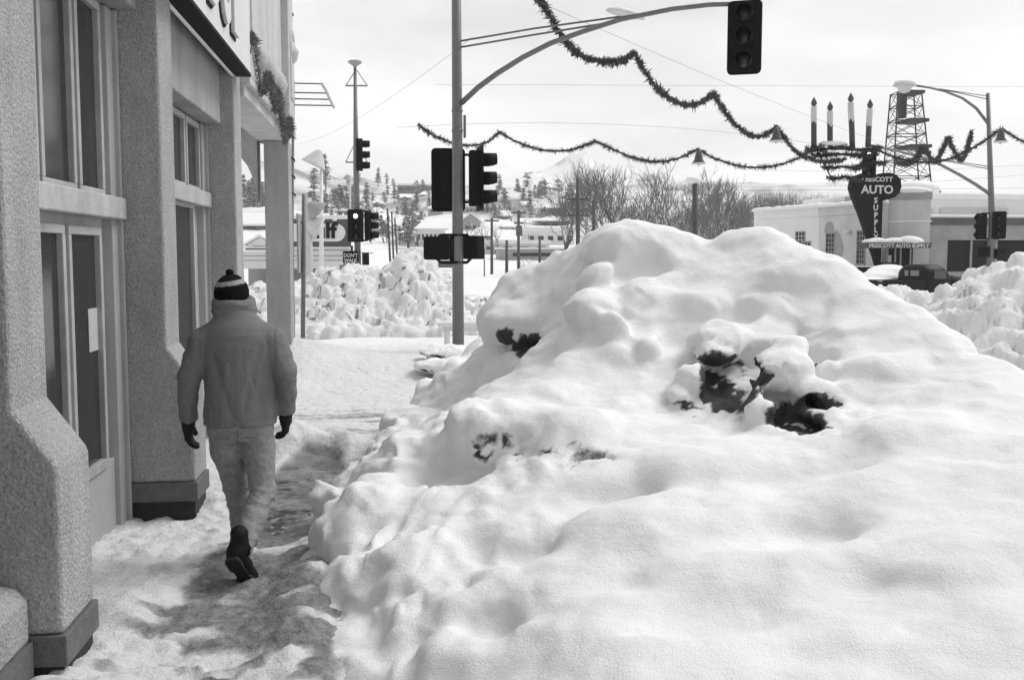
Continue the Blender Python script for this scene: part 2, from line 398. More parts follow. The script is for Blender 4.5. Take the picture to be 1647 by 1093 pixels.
# rows run out to the horizon, columns fan out with distance
rows = np.concatenate([np.arange(-14, 30, .5), 30*1.028**np.arange(0, 142)]); cols = np.linspace(-1.1, 1.6, 240)
YY, SS = np.meshgrid(rows, cols, indexing='ij'); XX = SS*(YY+40)
P = np.stack([XX.ravel(), YY.ravel(), np.zeros(YY.size)], 1)
zt = g_base(P[:, 0], P[:, 1]); far = sstep(90, 300, P[:, 1])
zt += fbm(P, .02, 3, 4)*4*far + fbm(P, .11, 4, 3)*.9*far
zt += fbm(P, .9, 5, 4)*.05*(1-far)+fbm(P, .25, 8, 3)*.14*sstep(26, 40, P[:, 1])*(1-far)
zt -= .10*(1-sstep(19.0, 21, P[:, 1]))*sstep(3.6, 3.0, P[:, 0])*sstep(-3.2, -2.6, P[:, 0])
P[:, 2] = zt
nr, nc = YY.shape; ii = np.arange(nr*nc).reshape(nr, nc)
F = np.stack([ii[:-1, :-1], ii[:-1, 1:], ii[1:, 1:], ii[1:, :-1]], -1).reshape(-1, 4)
d = np.clip(fbm(P*np.array([.3, 2, 1]), .5, 6, 4)*.5, 0, .35)*(1-far)
d = d+far*np.clip(.42+.50*sstep(-.15, .55, fbm(P, .045, 16, 4))*(.6+.6*fbm(P, .3, 17, 2)), 0, .75)
ter = np_mesh('snow_ground', P, F, M['snow_rough'], attrs={'dark_tone': d, 'wet': np.zeros(len(P))}); tag(ter, kind='structure')

# near pavement and street crossing: trodden snow, slush, one wet strip
gx = np.arange(-2.9, 3.3, .028); gy = np.concatenate([np.arange(1.2, 12, .028), np.arange(12, 21, .045)])
GX, GY = np.meshgrid(gx, gy, indexing='ij'); P = np.stack([GX.ravel(), GY.ravel(), np.zeros(GX.size)], 1); x, y = P[:, 0], P[:, 1]
def gau(cx, cy, rx, ry): return np.exp(-((x-cx)/rx)**2-((y-cy)/ry)**2)
z = .02+.0*x
n1 = fbm(P, 2.2, 21, 3); n2 = fbm(P, 7, 22, 4); n3 = fbm(P*np.array([1, 1.5, 1]), 16, 23, 3)
walk = sstep(9.6, 8.2, y)
n4 = fbm(P, 34, 24, 2)
z += n1*.016+np.abs(n2)*.040*(.45+.55*walk)+n3*.020*(.5+.5*walk)+n4*.007*walk
z += .26*gau(-.92, 9.35, .40, .42)+.15*gau(-.45, 9.25, .40, .35)
z += .34*gau(-1.55, 14.9, .62, 1.0)+.20*gau(-.9, 15.5, .9, .8)+.10*gau(.1, 16.8, 1.6, 1.6)
z += .12*sstep(13.8, 15.2, y)*sstep(20.5, 18, y)
z += .10*gau(-1.32, 5.05, .16, .42)+.13*gau(-1.36, 3.9, .22, .6)+.05*gau(-1.28, 7.5, .12, .3)+.05*gau(-1.5, 6.2, .25, .6)
z += .10*gau(-.45, 5.3, .16, 1.2)
wetm = (((x+.70)/.27)**2+((y-7.75)/1.25)**2)
wet = sstep(.15, -.1, wetm-1+n2*.9)*sstep(-.25, .05, n3*.6+n2*.5+.18)
ring = sstep(2.3, .9, wetm+n1*.5)
z = z*(1-ring*.75)+ring*.004
wet = np.maximum(sstep(.3, .6, wet)*sstep(.016, .0, z-.012+n3*.004), .5*sstep(.5, .95, ring+n3*.15))
d = .80*sstep(-.02, .45, n2*.55+n1*.5+.30*gau(-.85, 6.2, .4, 2.2)+.02)*walk*sstep(-1.42, -1.2, x)
d = np.maximum(d, sstep(.2, .9, ring)*(.75+.25*n2))
tr = fbm(P*np.array([.35, 3.0, 1]), 2.6, 25, 4)
band = sstep(9.8, 10.5, y+.12*x)*sstep(13.2, 11.8, y-.1*x)
d = np.maximum(d, band*sstep(-.25, .55, tr)*.68)
z -= band*(.02*sstep(-.1, .6, tr))
d = np.clip(d, 0, 1)
edge = np.minimum(np.minimum(x-gx[0], gx[-1]-x), np.minimum(20.97-y, y-1.2)); z = z*sstep(0, .5, edge)-.05*sstep(.35, 0, edge)
P[:, 2] = z
nx_, ny_ = GX.shape; ii = np.arange(nx_*ny_).reshape(nx_, ny_)
F = np.stack([ii[:-1, :-1], ii[1:, :-1], ii[1:, 1:], ii[:-1, 1:]], -1).reshape(-1, 4)
sw = np_mesh('pavement', P, F, M['snow_path'], attrs={'dark_tone': d, 'wet': wet}); tag(sw, kind='structure')

# ================================================================== BIG SNOW BANK
def tps(pts, vals, q, reg=.002):
    n = len(pts)
    def U(r2): return np.where(r2 > 1e-12, r2*np.log(r2+1e-12), 0)
    K = U(((pts[:, None]-pts[None])**2).sum(-1))+reg*np.eye(n); Q = np.hstack([np.ones((n, 1)), pts])
    A = np.block([[K, Q], [Q.T, np.zeros((3, 3))]]); w = np.linalg.solve(A, np.concatenate([vals, np.zeros(3)]))
    return U(((q[:, None]-pts[None])**2).sum(-1)) @ w[:n] + w[n]+q @ w[n+1:]
uvY = [(650,1000,4.5),(560,900,5.5),(540,820,6.2),(560,760,6.9),(620,700,8),(680,650,9.5),(740,600,11),(790,566,12),
 (700,1000,4.3),(800,1050,3.8),(900,1080,3.4),(1000,1080,3.2),(1200,1080,3.1),(1400,1080,3.0),(1600,1080,2.9),
 (800,900,4.8),(900,950,4.2),(1000,900,4.2),(1050,860,4.4),(1200,950,3.8),(1400,950,3.5),(1600,950,3.4),
 (700,850,5.4),(760,760,6.0),(850,780,5.6),(870,690,6.3),(960,780,5.3),(1100,800,4.9),(1250,780,4.8),(1300,730,5.1),(1400,730,4.9),(1500,740,4.7),(1600,760,4.4),(1450,820,4.2),
 (1000,700,6.0),(1100,690,6.1),(1200,700,5.8),(1000,600,7.0),(1100,560,7.2),(1200,520,7.2),(1000,500,7.6),(950,440,8.3),(900,450,8.8),
 (860,470,9.6),(882,410,9.4),(930,378,8.8),(980,362,8.5),(1040,361,8.4),(1090,369,8.3),(1140,388,8.2),(1190,378,8.1),(1240,366,8.0),(1290,396,7.7),(1370,441,7.3),(1440,471,7.0),(1520,521,6.5),(1600,577,6.0),(1640,602,5.8),
 (1100,440,7.8),(1200,440,7.6),(1300,480,7.2),(1300,560,6.8),(1400,560,6.5),(1400,640,5.9),(1500,640,5.7),(1600,660,5.3),(1500,590,6.1),
 (800,560,9.2),(760,640,8.2),(830,600,8.6),(800,480+60,10.2)]
pts = []; val = []
for u, v, Y in uvY:
    p = at(u, v, Y); pts.append((p.x, p.y)); val.append(p.z)
for xx_, yy_ in ((-.36,4.9),(-.42,5.6),(-.45,6.4),(-.42,7.2),(-.38,8.3),(-.2,9.6),(.1,11.2),(.42,12.6),(1.0,13.6),(.1,3.6),(.35,2.4),(.5,1.0)):
    pts.append((xx_, yy_)); val.append(.04); pts.append((xx_-.30, yy_+.05)); val.append(-.20)
crest = [(882,410,9.4),(930,378,8.8),(980,362,8.5),(1040,361,8.4),(1090,369,8.3),(1140,388,8.2),(1190,378,8.1),(1240,366,8.0),(1290,396,7.7),(1370,441,7.3),(1440,471,7.0),(1520,521,6.5),(1600,577,6.0),(1640,602,5.8)]
for u, v, Y in crest:
    p = at(u, v, Y); dv = Vector((.55, .83, 0))
    for k, f in ((.55, .80), (1.2, .38), (1.9, -.02), (2.6, -.25)):
        pts.append((p.x+dv.x*k, p.y+dv.y*k)); val.append(p.z*f if f > 0 else f)
for xx_, yy_, zz_ in ((4.9,4.3,.9),(5.6,4.6,.3),(6.3,4.8,-.2),(4.6,2.5,1.0),(6.0,2.5,0),(3.2,1.0,.85),(4.4,1.0,.7),(1.4,1.2,.4),(2.2,2,.62),(1.9,13.4,.3),(2.3,14.3,-.2),(1.0,14.6,-.2)):
    pts.append((xx_, yy_)); val.append(zz_)
pts = np.array(pts); val = np.array(val)
vol = Vol((-.9, .9, -.12), (6.3, 14.6, 2.55), .034)
hx = np.arange(-.9, 6.4, .15); hy = np.arange(.9, 14.8, .15); HX, HY = np.meshgrid(hx, hy, indexing='ij')
Hc = tps(pts, val, np.stack([HX.ravel(), HY.ravel()], 1), .004).reshape(HX.shape)
def bil(A, x, y):
    i = np.clip((x-hx[0])/.15, 0, len(hx)-1.001); j = np.clip((y-hy[0])/.15, 0, len(hy)-1.001); i0 = i.astype(int); j0 = j.astype(int); a = i-i0; b = j-j0
    return A[i0, j0]*(1-a)*(1-b)+A[i0+1, j0]*a*(1-b)+A[i0, j0+1]*(1-a)*b+A[i0+1, j0+1]*a*b
vx = vol.X[:, 0, 0]; vy = vol.Y[0, :, 0]; AX, AY = np.meshgrid(vx, vy, indexing='ij')
H = bil(Hc, AX, AY); gxh, gyh = np.gradient(H, vol.h); sl_ = 1/np.sqrt(1+gxh**2+gyh**2)
vol.F = ((vol.Z-H[:, :, None])*sl_[:, :, None]).astype(np.float32)
def E(u, v, Y, r, k=.06, cut=False, rot=0, tilt=0):
    c = at(u, v, Y); vol.ell((c.x, c.y, c.z), r, k, cut, rot, tilt); return c
# broad soft hollows and swells
for a in [(1040,870,4.2,(.30,.16,.16)),(965,800,5.2,(.3,.16,.12)),(1345,765,4.9,(.34,.16,.12)),(722,1010,4.25,(.24,.15,.13)),(592,962,4.85,(.07,.1,.08)),
          (1390,915,3.55,(.26,.16,.10)),(815,880,4.9,(.22,.14,.1)),(700,770,6.2,(.3,.18,.1)),(1000,430,8.0,(.3,.2,.16)),(1130,960,3.7,(.2,.14,.08)),(640,860,5.3,(.10,.12,.1)),
          (1480,880,3.9,(.3,.16,.08)),(1250,870,4.3,(.35,.16,.08))]:
    E(a[0], a[1], a[2]-.05, a[3], .22, True)
for a in [(545,850,5.7,(.15,.2,.16)),(600,800,5.9,(.13,.25,.16)),(560,930,5.15,(.12,.16,.12)),(640,925,4.95,(.12,.2,.14)),(690,900,5.1,(.12,.2,.12)),(520,790,6.6,(.12,.2,.14)),
          (745,1060,4.0,(.16,.2,.12)),(610,740,7.2,(.16,.4,.14)),(660,680,8.6,(.2,.5,.14)),(700,632,10.0,(.2,.5,.16)),(738,600,10.9,(.22,.45,.22)),(772,575,11.2,(.2,.4,.3)),
          (1110,860,4.6,(.5,.3,.16)),(1450,800,4.6,(.5,.35,.16)),(900,880,5.0,(.35,.25,.12)),(1250,930,4.0,(.5,.3,.12)),(1560,900,3.7,(.4,.3,.12)),(1180,740,5.3,(.45,.3,.1)),(820,980,4.4,(.3,.25,.1))]:
    E(a[0], a[1]+10, a[2]+.12, a[3], .16)
E(822,448,9.9,(.26,.5,.20),.08,True)
# snow capped blocks: (centre, radii)
E(842,522,9.15,(.38,.40,.18),.06); E(868,478,9.7,(.42,.5,.28),.25); E(812,520,9.5,(.22,.35,.2),.16); E(890,520,9.0,(.25,.3,.2),.2)
E(790,655,9.0+.1,(.16,.3,.30),.1); E(835,600,8.9,(.22,.3,.16),.1)
E(775,672,6.45,(.20,.28,.11),.12); E(825,670,6.5,(.20,.28,.11),.14); E(752,695,6.4,(.15,.22,.13),.12); E(790,700,6.45,(.24,.25,.12),.10)
E(915,685,6.25,(.30,.26,.11),.14); E(890,712,6.1,(.16,.18,.09),.10); E(945,712,6.1,(.16,.18,.09),.10)
E(1110,616,6.65,(.125,.16,.14),.035); E(1092,636,6.55,(.09,.12,.07),.03)
E(1160,548,7.0,(.22,.24,.12),.10); E(1150,570,6.8,(.15,.14,.07),.03); E(1225,545,7.05,(.15,.2,.10),.10)
E(1252,600,6.35,(.21,.22,.19),.04); E(1262,558,6.5,(.10,.14,.10),.06); E(1300,640,6.2,(.14,.18,.12),.04); E(1225,672,6.02,(.10,.12,.12),.02); E(1205,640,6.2,(.09,.14,.12),.03)
E(1385,655,6.1,(.26,.2,.12),.08); E(1350,560,6.7,(.2,.2,.09),.06); E(1420,600,6.3,(.24,.24,.14),.14)
E(992,582,7.25,(.13,.17,.14),.06); E(1190,400,8.1,(.17,.2,.12),.12); E(1078,452,7.9,(.10,.12,.08),.05); E(1562,752,4.75,(.11,.14,.09),.06); E(1470,700,5.2,(.3,.25,.12),.14)
E(985,548,7.45,(.13,.18,.22),.06); E(950,500,7.8,(.2,.25,.2),.10); E(1045,482,7.8,(.18,.22,.16),.14); E(925,600,7.4,(.16,.2,.12),.08); E(1040,560,7.25,(.12,.16,.10),.06); E(900,640,6.9,(.18,.2,.1),.09); E(1000,660,6.6,(.2,.2,.08),.08); E(1330,600,6.45,(.12,.16,.10),.05); E(1120,490,7.6,(.16,.2,.10),.14); E(1250,500,7.3,(.2,.24,.08),.16); E(1360,535,6.85,(.18,.2,.07),.15); E(960,455,8.1,(.18,.2,.16),.08); E(1300,450,7.5,(.3,.3,.14),.2); E(1000,400,8.4,(.3,.3,.2),.15)
# crevices under the blocks and open hollows
darkc = []; deepc = []
def cut(u, v, Y, r, k=.02, dark_tone=1.0, rot=0, tilt=0, deep=0):
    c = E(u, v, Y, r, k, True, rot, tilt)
    if dark_tone > 0: darkc.append((np.array(c), np.array(r)*1.0, dark_tone)); deepc.append(deep)
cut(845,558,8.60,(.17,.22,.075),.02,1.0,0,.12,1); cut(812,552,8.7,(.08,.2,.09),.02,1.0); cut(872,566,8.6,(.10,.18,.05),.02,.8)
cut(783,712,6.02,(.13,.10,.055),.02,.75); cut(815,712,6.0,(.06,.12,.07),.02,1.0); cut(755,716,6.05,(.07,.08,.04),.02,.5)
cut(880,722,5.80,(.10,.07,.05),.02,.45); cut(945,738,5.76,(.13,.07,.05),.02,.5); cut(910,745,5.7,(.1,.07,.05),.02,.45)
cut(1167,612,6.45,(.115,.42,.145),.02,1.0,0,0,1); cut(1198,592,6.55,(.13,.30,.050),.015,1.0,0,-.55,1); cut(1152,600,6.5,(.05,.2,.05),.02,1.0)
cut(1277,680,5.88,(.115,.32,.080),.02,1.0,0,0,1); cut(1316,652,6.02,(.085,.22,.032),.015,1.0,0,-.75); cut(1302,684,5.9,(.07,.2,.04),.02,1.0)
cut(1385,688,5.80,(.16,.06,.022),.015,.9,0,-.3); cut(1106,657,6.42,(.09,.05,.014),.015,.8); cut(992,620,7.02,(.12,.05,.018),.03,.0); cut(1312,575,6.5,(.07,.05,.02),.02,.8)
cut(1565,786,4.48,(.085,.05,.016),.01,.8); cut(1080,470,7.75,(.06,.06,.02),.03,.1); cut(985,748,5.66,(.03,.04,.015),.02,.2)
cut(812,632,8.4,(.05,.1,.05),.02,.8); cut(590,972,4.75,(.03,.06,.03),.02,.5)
V, F = vol.mesh(); N = vnormals(V, F)
near = np.zeros(len(V)); dark_tone = np.zeros(len(V)); nb = fbm(V, 9, 31, 4, .6); nb2 = fbm(V, 24, 32, 3)
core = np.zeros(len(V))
for (c, r, a), dp in zip(darkc, deepc):
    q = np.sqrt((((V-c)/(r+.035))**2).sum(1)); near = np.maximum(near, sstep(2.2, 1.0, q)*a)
    dark_tone = np.maximum(dark_tone, a*sstep(1.22, 1.0, q+nb*.22)); core = np.maximum(core, dp*sstep(1.02, .88, q+nb*.18))
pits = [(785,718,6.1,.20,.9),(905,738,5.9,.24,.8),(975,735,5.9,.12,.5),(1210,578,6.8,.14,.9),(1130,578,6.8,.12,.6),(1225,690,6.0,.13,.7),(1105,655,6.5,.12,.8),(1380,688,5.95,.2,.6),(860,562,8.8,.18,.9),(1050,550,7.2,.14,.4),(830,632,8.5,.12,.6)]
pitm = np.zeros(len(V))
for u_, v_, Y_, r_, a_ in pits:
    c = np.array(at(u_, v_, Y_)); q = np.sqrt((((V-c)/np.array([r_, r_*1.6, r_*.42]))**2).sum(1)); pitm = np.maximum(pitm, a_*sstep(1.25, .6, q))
near = np.maximum(near, pitm); dark_tone = np.maximum(dark_tone, pitm*sstep(.12, .42, nb2*.7+nb*.5+pitm*.12))
# rugged broken crust round the openings, soft wind-packed snow elsewhere
wm = (.55+.45*sstep(-.3, .4, fbm(V, .9, 38, 2)))*(1-.72*sstep(.3, 1.3, V[:, 0])*sstep(6.2, 5.2, V[:, 1]))
WV = np.stack([fbm(V, 2.6, 131+i, 3)*(.075, .075, .035)[i]+fbm(V, 6.5, 141+i, 2)*.020 for i in range(3)], 1)*wm[:, None]*(1-.5*near[:, None])
disp = fbm(V, 1.3, 33, 3)*.032+fbm(V, 4.2, 34, 3)*.022*(.4+.6*sstep(-.2, .5, fbm(V, .8, 36, 2)))+nb*.006
disp += near*(nb2*.024+nb*.03)*(1-.7*sstep(.3, .8, dark_tone))
rid = 1-np.abs(fbm(V*np.array([1.6, .6, 1.0]), 2.2, 35, 3)); leftf = sstep(1.0, .1, V[:, 0])*sstep(3.5, 4.5, V[:, 1])
disp += leftf*((rid-.65)*.11+fbm(V, 13, 37, 4, .6)*.016)
fl = ((V[:, 1] > 14.4) | (V[:, 0] > 6.2) | (V[:, 1] < 1.0))
V = V+N*disp[:, None]+WV
dark_tone = np.clip(dark_tone*np.maximum(core, sstep(.99, .74, N[:, 2]+nb2*.30)), 0, 1)     # dark tone masked into the cut hollows, fading on up-facing faces outside deep cores
zc = V[:, 2] < -.05
bank = np_mesh('snow_bank', V, F, M['snow'], attrs={'dark_tone': dark_tone, 'wet': np.zeros(len(V))})
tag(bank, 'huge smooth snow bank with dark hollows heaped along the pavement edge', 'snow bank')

# ================================================================== chunky ploughed banks
def chunk_bank(name, label, lo, hi, step, hfun, n, seed, rmin, rmax, dirt_amt=.5, crack=.12):
    r = np.random.RandomState(seed)
    ax = np.arange(lo[0], hi[0], step); ay = np.arange(lo[1], hi[1], step); A, B = np.meshgrid(ax, ay, indexing='ij')
    Z = hfun(A, B)-crack; base = hfun(A, B)
    Q = np.stack([A.ravel(), B.ravel(), np.zeros(A.size)], 1)
    wob = fbm(Q, 3.0, seed+1, 3).reshape(A.shape)*.25
    for i in range(n):
        cx = r.uniform(lo[0], hi[0]); cy = r.uniform(lo[1], hi[1]); rad = rmin+(rmax-rmin)*r.rand()**2.2
        i0 = int((cx-rad-lo[0])/step); i1 = int((cx+rad-lo[0])/step)+2; j0 = int((cy-rad-lo[1])/step); j1 = int((cy+rad-lo[1])/step)+2
        i0 = max(i0, 0); j0 = max(j0, 0)
        if i1 <= i0 or j1 <= j0: continue
        a = A[i0:i1, j0:j1]; b = B[i0:i1, j0:j1]; an = r.uniform(0, 3.1); ca, sa = math.cos(an), math.sin(an); el = r.uniform(.7, 1.4)
        dx = ((a-cx)*ca+(b-cy)*sa)/el; dy = (-(a-cx)*sa+(b-cy)*ca)*el; d2 = (dx*dx+dy*dy)/(rad*rad)*(1+wob[i0:i1, j0:j1])
        h0 = float(hfun(np.array([[cx]]), np.array([[cy]]))[0, 0])
        if h0 < .03: continue
        cap = h0-rad*.55+rad*r.uniform(.6, 1.0)*np.sqrt(np.clip(1-d2**2.6, 0, 1))+ (dx*r.uniform(-.5, .5)+dy*r.uniform(-.5, .5))
        Z[i0:i1, j0:j1] = np.where(d2 < 1, np.maximum(Z[i0:i1, j0:j1], cap), Z[i0:i1, j0:j1])
    Q[:, 2] = Z.ravel(); Q[:, 2] += (fbm(Q, 7, seed+2, 4, .65)*.05+fbm(Q, 17, seed+6, 3, .7)*.035-np.abs(fbm(Q, 3.2, seed+4, 3))*.10)*np.clip(base.ravel()*3, 0, 1)
    lowc = sstep(-.02, -.11, Z-base).ravel(); nn = fbm(Q, 6, seed+3, 5, .7)
    dd = np.clip(.55*dirt_amt*sstep(.12, .55, nn), 0, .8)*(base.ravel() > .1)
    m, k = A.shape; ii = np.arange(m*k).reshape(m, k)
    F = np.stack([ii[:-1, :-1], ii[1:, :-1], ii[1:, 1:], ii[:-1, 1:]], -1).reshape(-1, 4)
    o = np_mesh(name, Q, F, M['snow_rough'], attrs={'dark_tone': dd, 'wet': np.zeros(len(Q))}); return tag(o, label, 'snow bank')
def smoothbox(v, a, b, e): return sstep(a, a+e, v)*sstep(b, b-e, v)
def prof(A, keys):
    k = np.array(keys); return np.interp(A, k[:, 0], k[:, 1])
# across the side street: tops follow the photographed outline at 25 m
kx = [(at(u, v, 25.).x, at(u, v, 25.).z) for u, v in ((380,470),(410,462),(440,455),(490,456),(520,436),(560,428),(600,436),(630,432),(655,405),(675,402),(690,425),(720,448),(735,480),(770,478),(800,492),(822,540))]
def h_far(A, B): return np.clip(prof(A, kx)*smoothbox(B, 22.3, 28.5, 2.6), 0, 9)-.06
chunk_bank('ploughed_snow_bank', 'chunky ploughed snow bank heaped across the far side of the side street', (-4.6, 22.2), (4.0, 28.8), .04, h_far, 6500, 5, .05, .27, 1.5, .15)
kx2 = [(at(u, v, 11.5).x, at(u, v, 11.5).z) for u, v in ((1340,500),(1385,470),(1405,463),(1440,472),(1462,506),(1490,502),(1518,480),(1545,460),(1575,444),(1610,430),(1680,420),(1800,415))]
def h_r(A, B):
    e = sstep(7.6, 11.4, B+(A-6)*.25)*sstep(15.4, 12.6, B)
    return np.clip(prof(A-(B-11.5)*.55, kx2)*e, 0, 9)-.08
chunk_bank('lumpy_snow_bank', 'lumpy ploughed snow bank in the street in front of the dark pickup', (4.2, 7.4), (12.5, 15.4), .04, h_r, 2600, 9, .06, .36, 1.0, .13)
# ================================================================== CORNER BUILDING (left)
b0 = thing('corner_storefront', (-1.63, 7.0, 0), 'rough stucco corner storefront with buttressed piers and tall dark windows', 'building')
XO, XW, XR = -1.50, -1.63, -1.80     # pier face, bay wall face, recessed door and window plane
PIERS = [(4.22, 4.65), (7.03, 7.45), (10.27, 10.70)]
def pier(y0, y1):
    p = MB()
    pr = [(-2.15, .285), (-1.335, .285), (-1.335, .955), (-1.345, .985), (XO, 1.20), (XO, 6.4), (-2.15, 6.4)]
    p.prism([(x, y1, z) for x, z in pr], (0, y0-y1, 0))
    o = p.build('pier', M['stucco'], b0, .022, 3)
    q = MB(); q.box((-2.15, y0-.012, .155), (-1.322, y1+.012, .285)); q.build('painted_band', M['plinth'], o, .006)
    q = MB(); q.box((-2.14, y0+.012, -.1), (-1.345, y1-.012, .155)); q.build('foot', M['base_dark'], o)
    return o
for a in PIERS: pier(*a)
def bay(y0, y1, zl, ztop=6.4):
    w = MB(); w.box((-2.1, y0, zl), (XW, y1, ztop)); w.build('lintel_wall', M['stucco'], b0, .015, 2)
bay(4.65, 7.03, 3.39); bay(7.45, 10.27, 3.06); bay(1.0, 4.22, 3.3)
# recess back walls (behind doors) and side of the building
w = MB(); w.box((-2.6, -2, -.1), (-1.95, 10.7, 6.4)); w.build('back_wall', M['stucco_light'], b0)
w = MB(); w.box((-9, 10.72, -.1), (-2.2, 10.9, 6.4)); w.build('side_wall', M['stucco_light'], b0)
def door(y0, y1, zt, ztr, top, low, zg=.60, dtop=1.88, name='door'):
    """recessed timber door with a glazed transom over it; mull: y of the glazed leaves"""
    f = MB(); f.box((-1.93, y0, -.02), (-1.845, y1, zt)); fr = f.build('door_frame', M['trim'], b0, .006)
    f = MB()
    for mull, z0, z1 in ((low, zg-.06, dtop+.05), (top, ztr+.02, zt-.06)):
        for (a, b) in mull:
            f.box((XR-.045, a-.05, z0), (XR+.005, a, z1)); f.box((XR-.045, b, z0), (XR+.005, b+.05, z1))
            f.box((XR-.046, a-.05, z0-.06), (XR+.004, b+.05, z0)); f.box((XR-.046, a-.05, z1), (XR+.004, b+.05, z1+.05))
    f.build('sash', M['trim'], fr, .005)
    for mull, z0, z1 in ((low, zg-.06, dtop+.05), (top, ztr+.02, zt-.06)):
        for (a, b) in mull:
            g = MB(); g.box((XR-.044, a, z0), (XR-.03, b, z1)); g.build('glass', M['glass'], fr)
    t = MB(); t.box((XR-.04, y0+.01, ztr-.16), (XR+.075, y1-.01, ztr-.02)); t.build('transom_sill', M['trim'], fr, .01)
    for a, b, xo in ((y1-.16, y1-.031, .02), (y1-.03, y1, .05), (y0, y0+.06, .03)):
        j = MB(); j.box((-1.95, a, -.02), (XR+xo, b, zt)); j.build('jamb', M['trim_dk'], fr, .008)
    k = MB(); k.box((XR-.06, y0, .0), (XR-.015, y1, .5)); k.build('kick_panel', M['trim_dk'], fr, .006)
    return fr
door(4.66, 7.02, 3.38, 2.20, [(4.9, 5.52), (5.66, 6.16), (6.31, 6.74)], [(4.9, 5.35), (5.48, 5.90), (6.06, 6.62)])
door(7.46, 10.26, 3.05, 2.42, [(7.75, 8.3), (8.42, 9.34), (9.49, 10.02)], [(7.75, 8.6), (8.75, 9.67)], dtop=2.18)
# low sill wall of the nearest bay
w = MB(); pr = [(-2.1, .27), (-1.46, .27), (-1.46, .44), (-1.50, .49), (-1.60, .52), (-2.1, .54)]
w.prism([(x, 4.20, z) for x, z in pr], (0, -3.4, 0)); bs = w.build('bulkhead', M['stucco'], b0, .02, 3)
w = MB(); w.box((-2.1, .8, -.1), (-1.447, 4.19, .27)); w.build('painted_band', M['plinth'], bs)
w = MB(); w.box((-1.96, .8, .54), (-1.9, 4.2, 3.3)); w.build('shop_glass', M['glass'], b0)
# arcade over the pavement corner
ZB = 3.40
w = MB(); w.box((-1.87, 10.70, ZB), (-1.46, 15.35, 3.52)); w.build('beam', M['stucco_light'], b0, .01)
w = MB(); w.box((-1.90, 10.70, 3.52), (-1.40, 15.42, 3.60)); w.build('string_course', M['stucco_light'], b0, .012)
w = MB(); w.box((-1.88, 10.71, 3.60), (-1.50, 15.36, 6.4)); w.build('parapet_wall', M['stucco_light'], b0, .01)
w = MB(); w.box((-1.78, 14.85, -.1), (-1.44, 15.30, 3.40)); w.build('pillar', M['stucco'], b0, .015, 3)
for y0, y1 in ((10.72, 11.3), (14.75, 15.40)):
    w = MB(); w.box((-1.9, y0, 3.60), (-1.40, y1, 6.4)); w.build('pilaster', M['stucco_light'], b0, .015)
w = MB(); w.box((-1.9, 11.3, 4.15), (-1.44, 14.75, 4.24)); w.box((-1.9, 11.3, 5.5), (-1.43, 14.75, 5.62)); w.box((-1.9, 10.7, 6.0), (-1.34, 15.45, 6.12)); w.build('moulding', M['stucco_light'], b0, .012)
for i, y in enumerate((11.65, 12.7, 13.7)):
    w = MB(); w.lathe([(.02, 0), (.11, .05), (.14, .16), (.11, .27), (.02, .33)], 14, mtx=Matrix.Translation((-1.46, y, 3.78+.02*i))); w.build('rosette', M['stucco_light'], b0)
for y, zc in ((11.0, 4.75), (15.1, 4.75)):
    w = MB(); pts = []
    for i in range(40):
        a = i/39*R(520); r = .24*(1-i/52); pts.append(Vector((-1.42, y+r*math.cos(a), zc+r*math.sin(a))))
    w.tube(pts, [.06-.0006*i for i in range(40)], 8); w.box((-1.46, y-.2, zc-.75), (-1.38, y+.2, zc-.15)); w.lathe([(.02, -.1), (.12, 0), (.15, .12), (.08, .25), (.02, .28)], 16, mtx=Matrix.Translation((-1.44, y, zc-.2)))
    w.build('scroll_bracket', M['stucco_light'], b0, .01)
# arched end wall of the arcade seen through the opening
w = MB(); n = 14; xa, xb = -1.88, -4.6; zs = 2.55; pts = []
cx = (xa+xb)/2; rx = (xa-xb)/2
arc = [(cx+rx*math.cos(math.pi*i/n), zs+1.15*math.sin(math.pi*i/n)) for i in range(n+1)]
for i in range(n):
    (x0, z0), (x1, z1) = arc[i], arc[i+1]
    w.prism([(x0, 15.3, z0), (x0, 15.3, 4.4), (x1, 15.3, 4.4), (x1, 15.3, z1)], (0, -.38, 0))
w.build('arch_wall', M['stucco_light'], b0)
w = MB(); w.box((-5.0, 14.92, -.1), (-4.6, 15.3, 4.4)); w.build('pillar', M['stucco_light'], b0)
w = MB(); w.box((-5.0, 10.9, 4.4), (-1.88, 15.3, 4.6)); w.build('arcade_ceiling', M['stucco_light'], b0)
# hanging hook lamp in the arcade
w = MB(); w.tube([(-2.6, 13.6, 4.4), (-2.6, 13.6, 3.55)], .012, 6); w.lathe([(.02, 0), (.07, .03), (.03, .12), (.012, .16)], 10, mtx=Matrix.Translation((-2.6, 13.6, 3.40))); 
tag(w.build('hanging_hook', M['signdark']), 'small dark hook lamp hanging inside the arcade opening', 'lamp')
# little studs and cable clips on the arcade front edge
for z, y in ((5.3, 15.46), (4.75, 15.46), (4.1, 15.46), (3.2, 15.3), (2.95, 15.3), (2.7, 15.3)):
    w = MB(); w.tube([(-1.44, y-.05, z), (-1.40, y+.0, z-.02), (-1.40, y+.02, z-.05)], .011, 6); w.build('cable_clip', M['signdark'], b0)
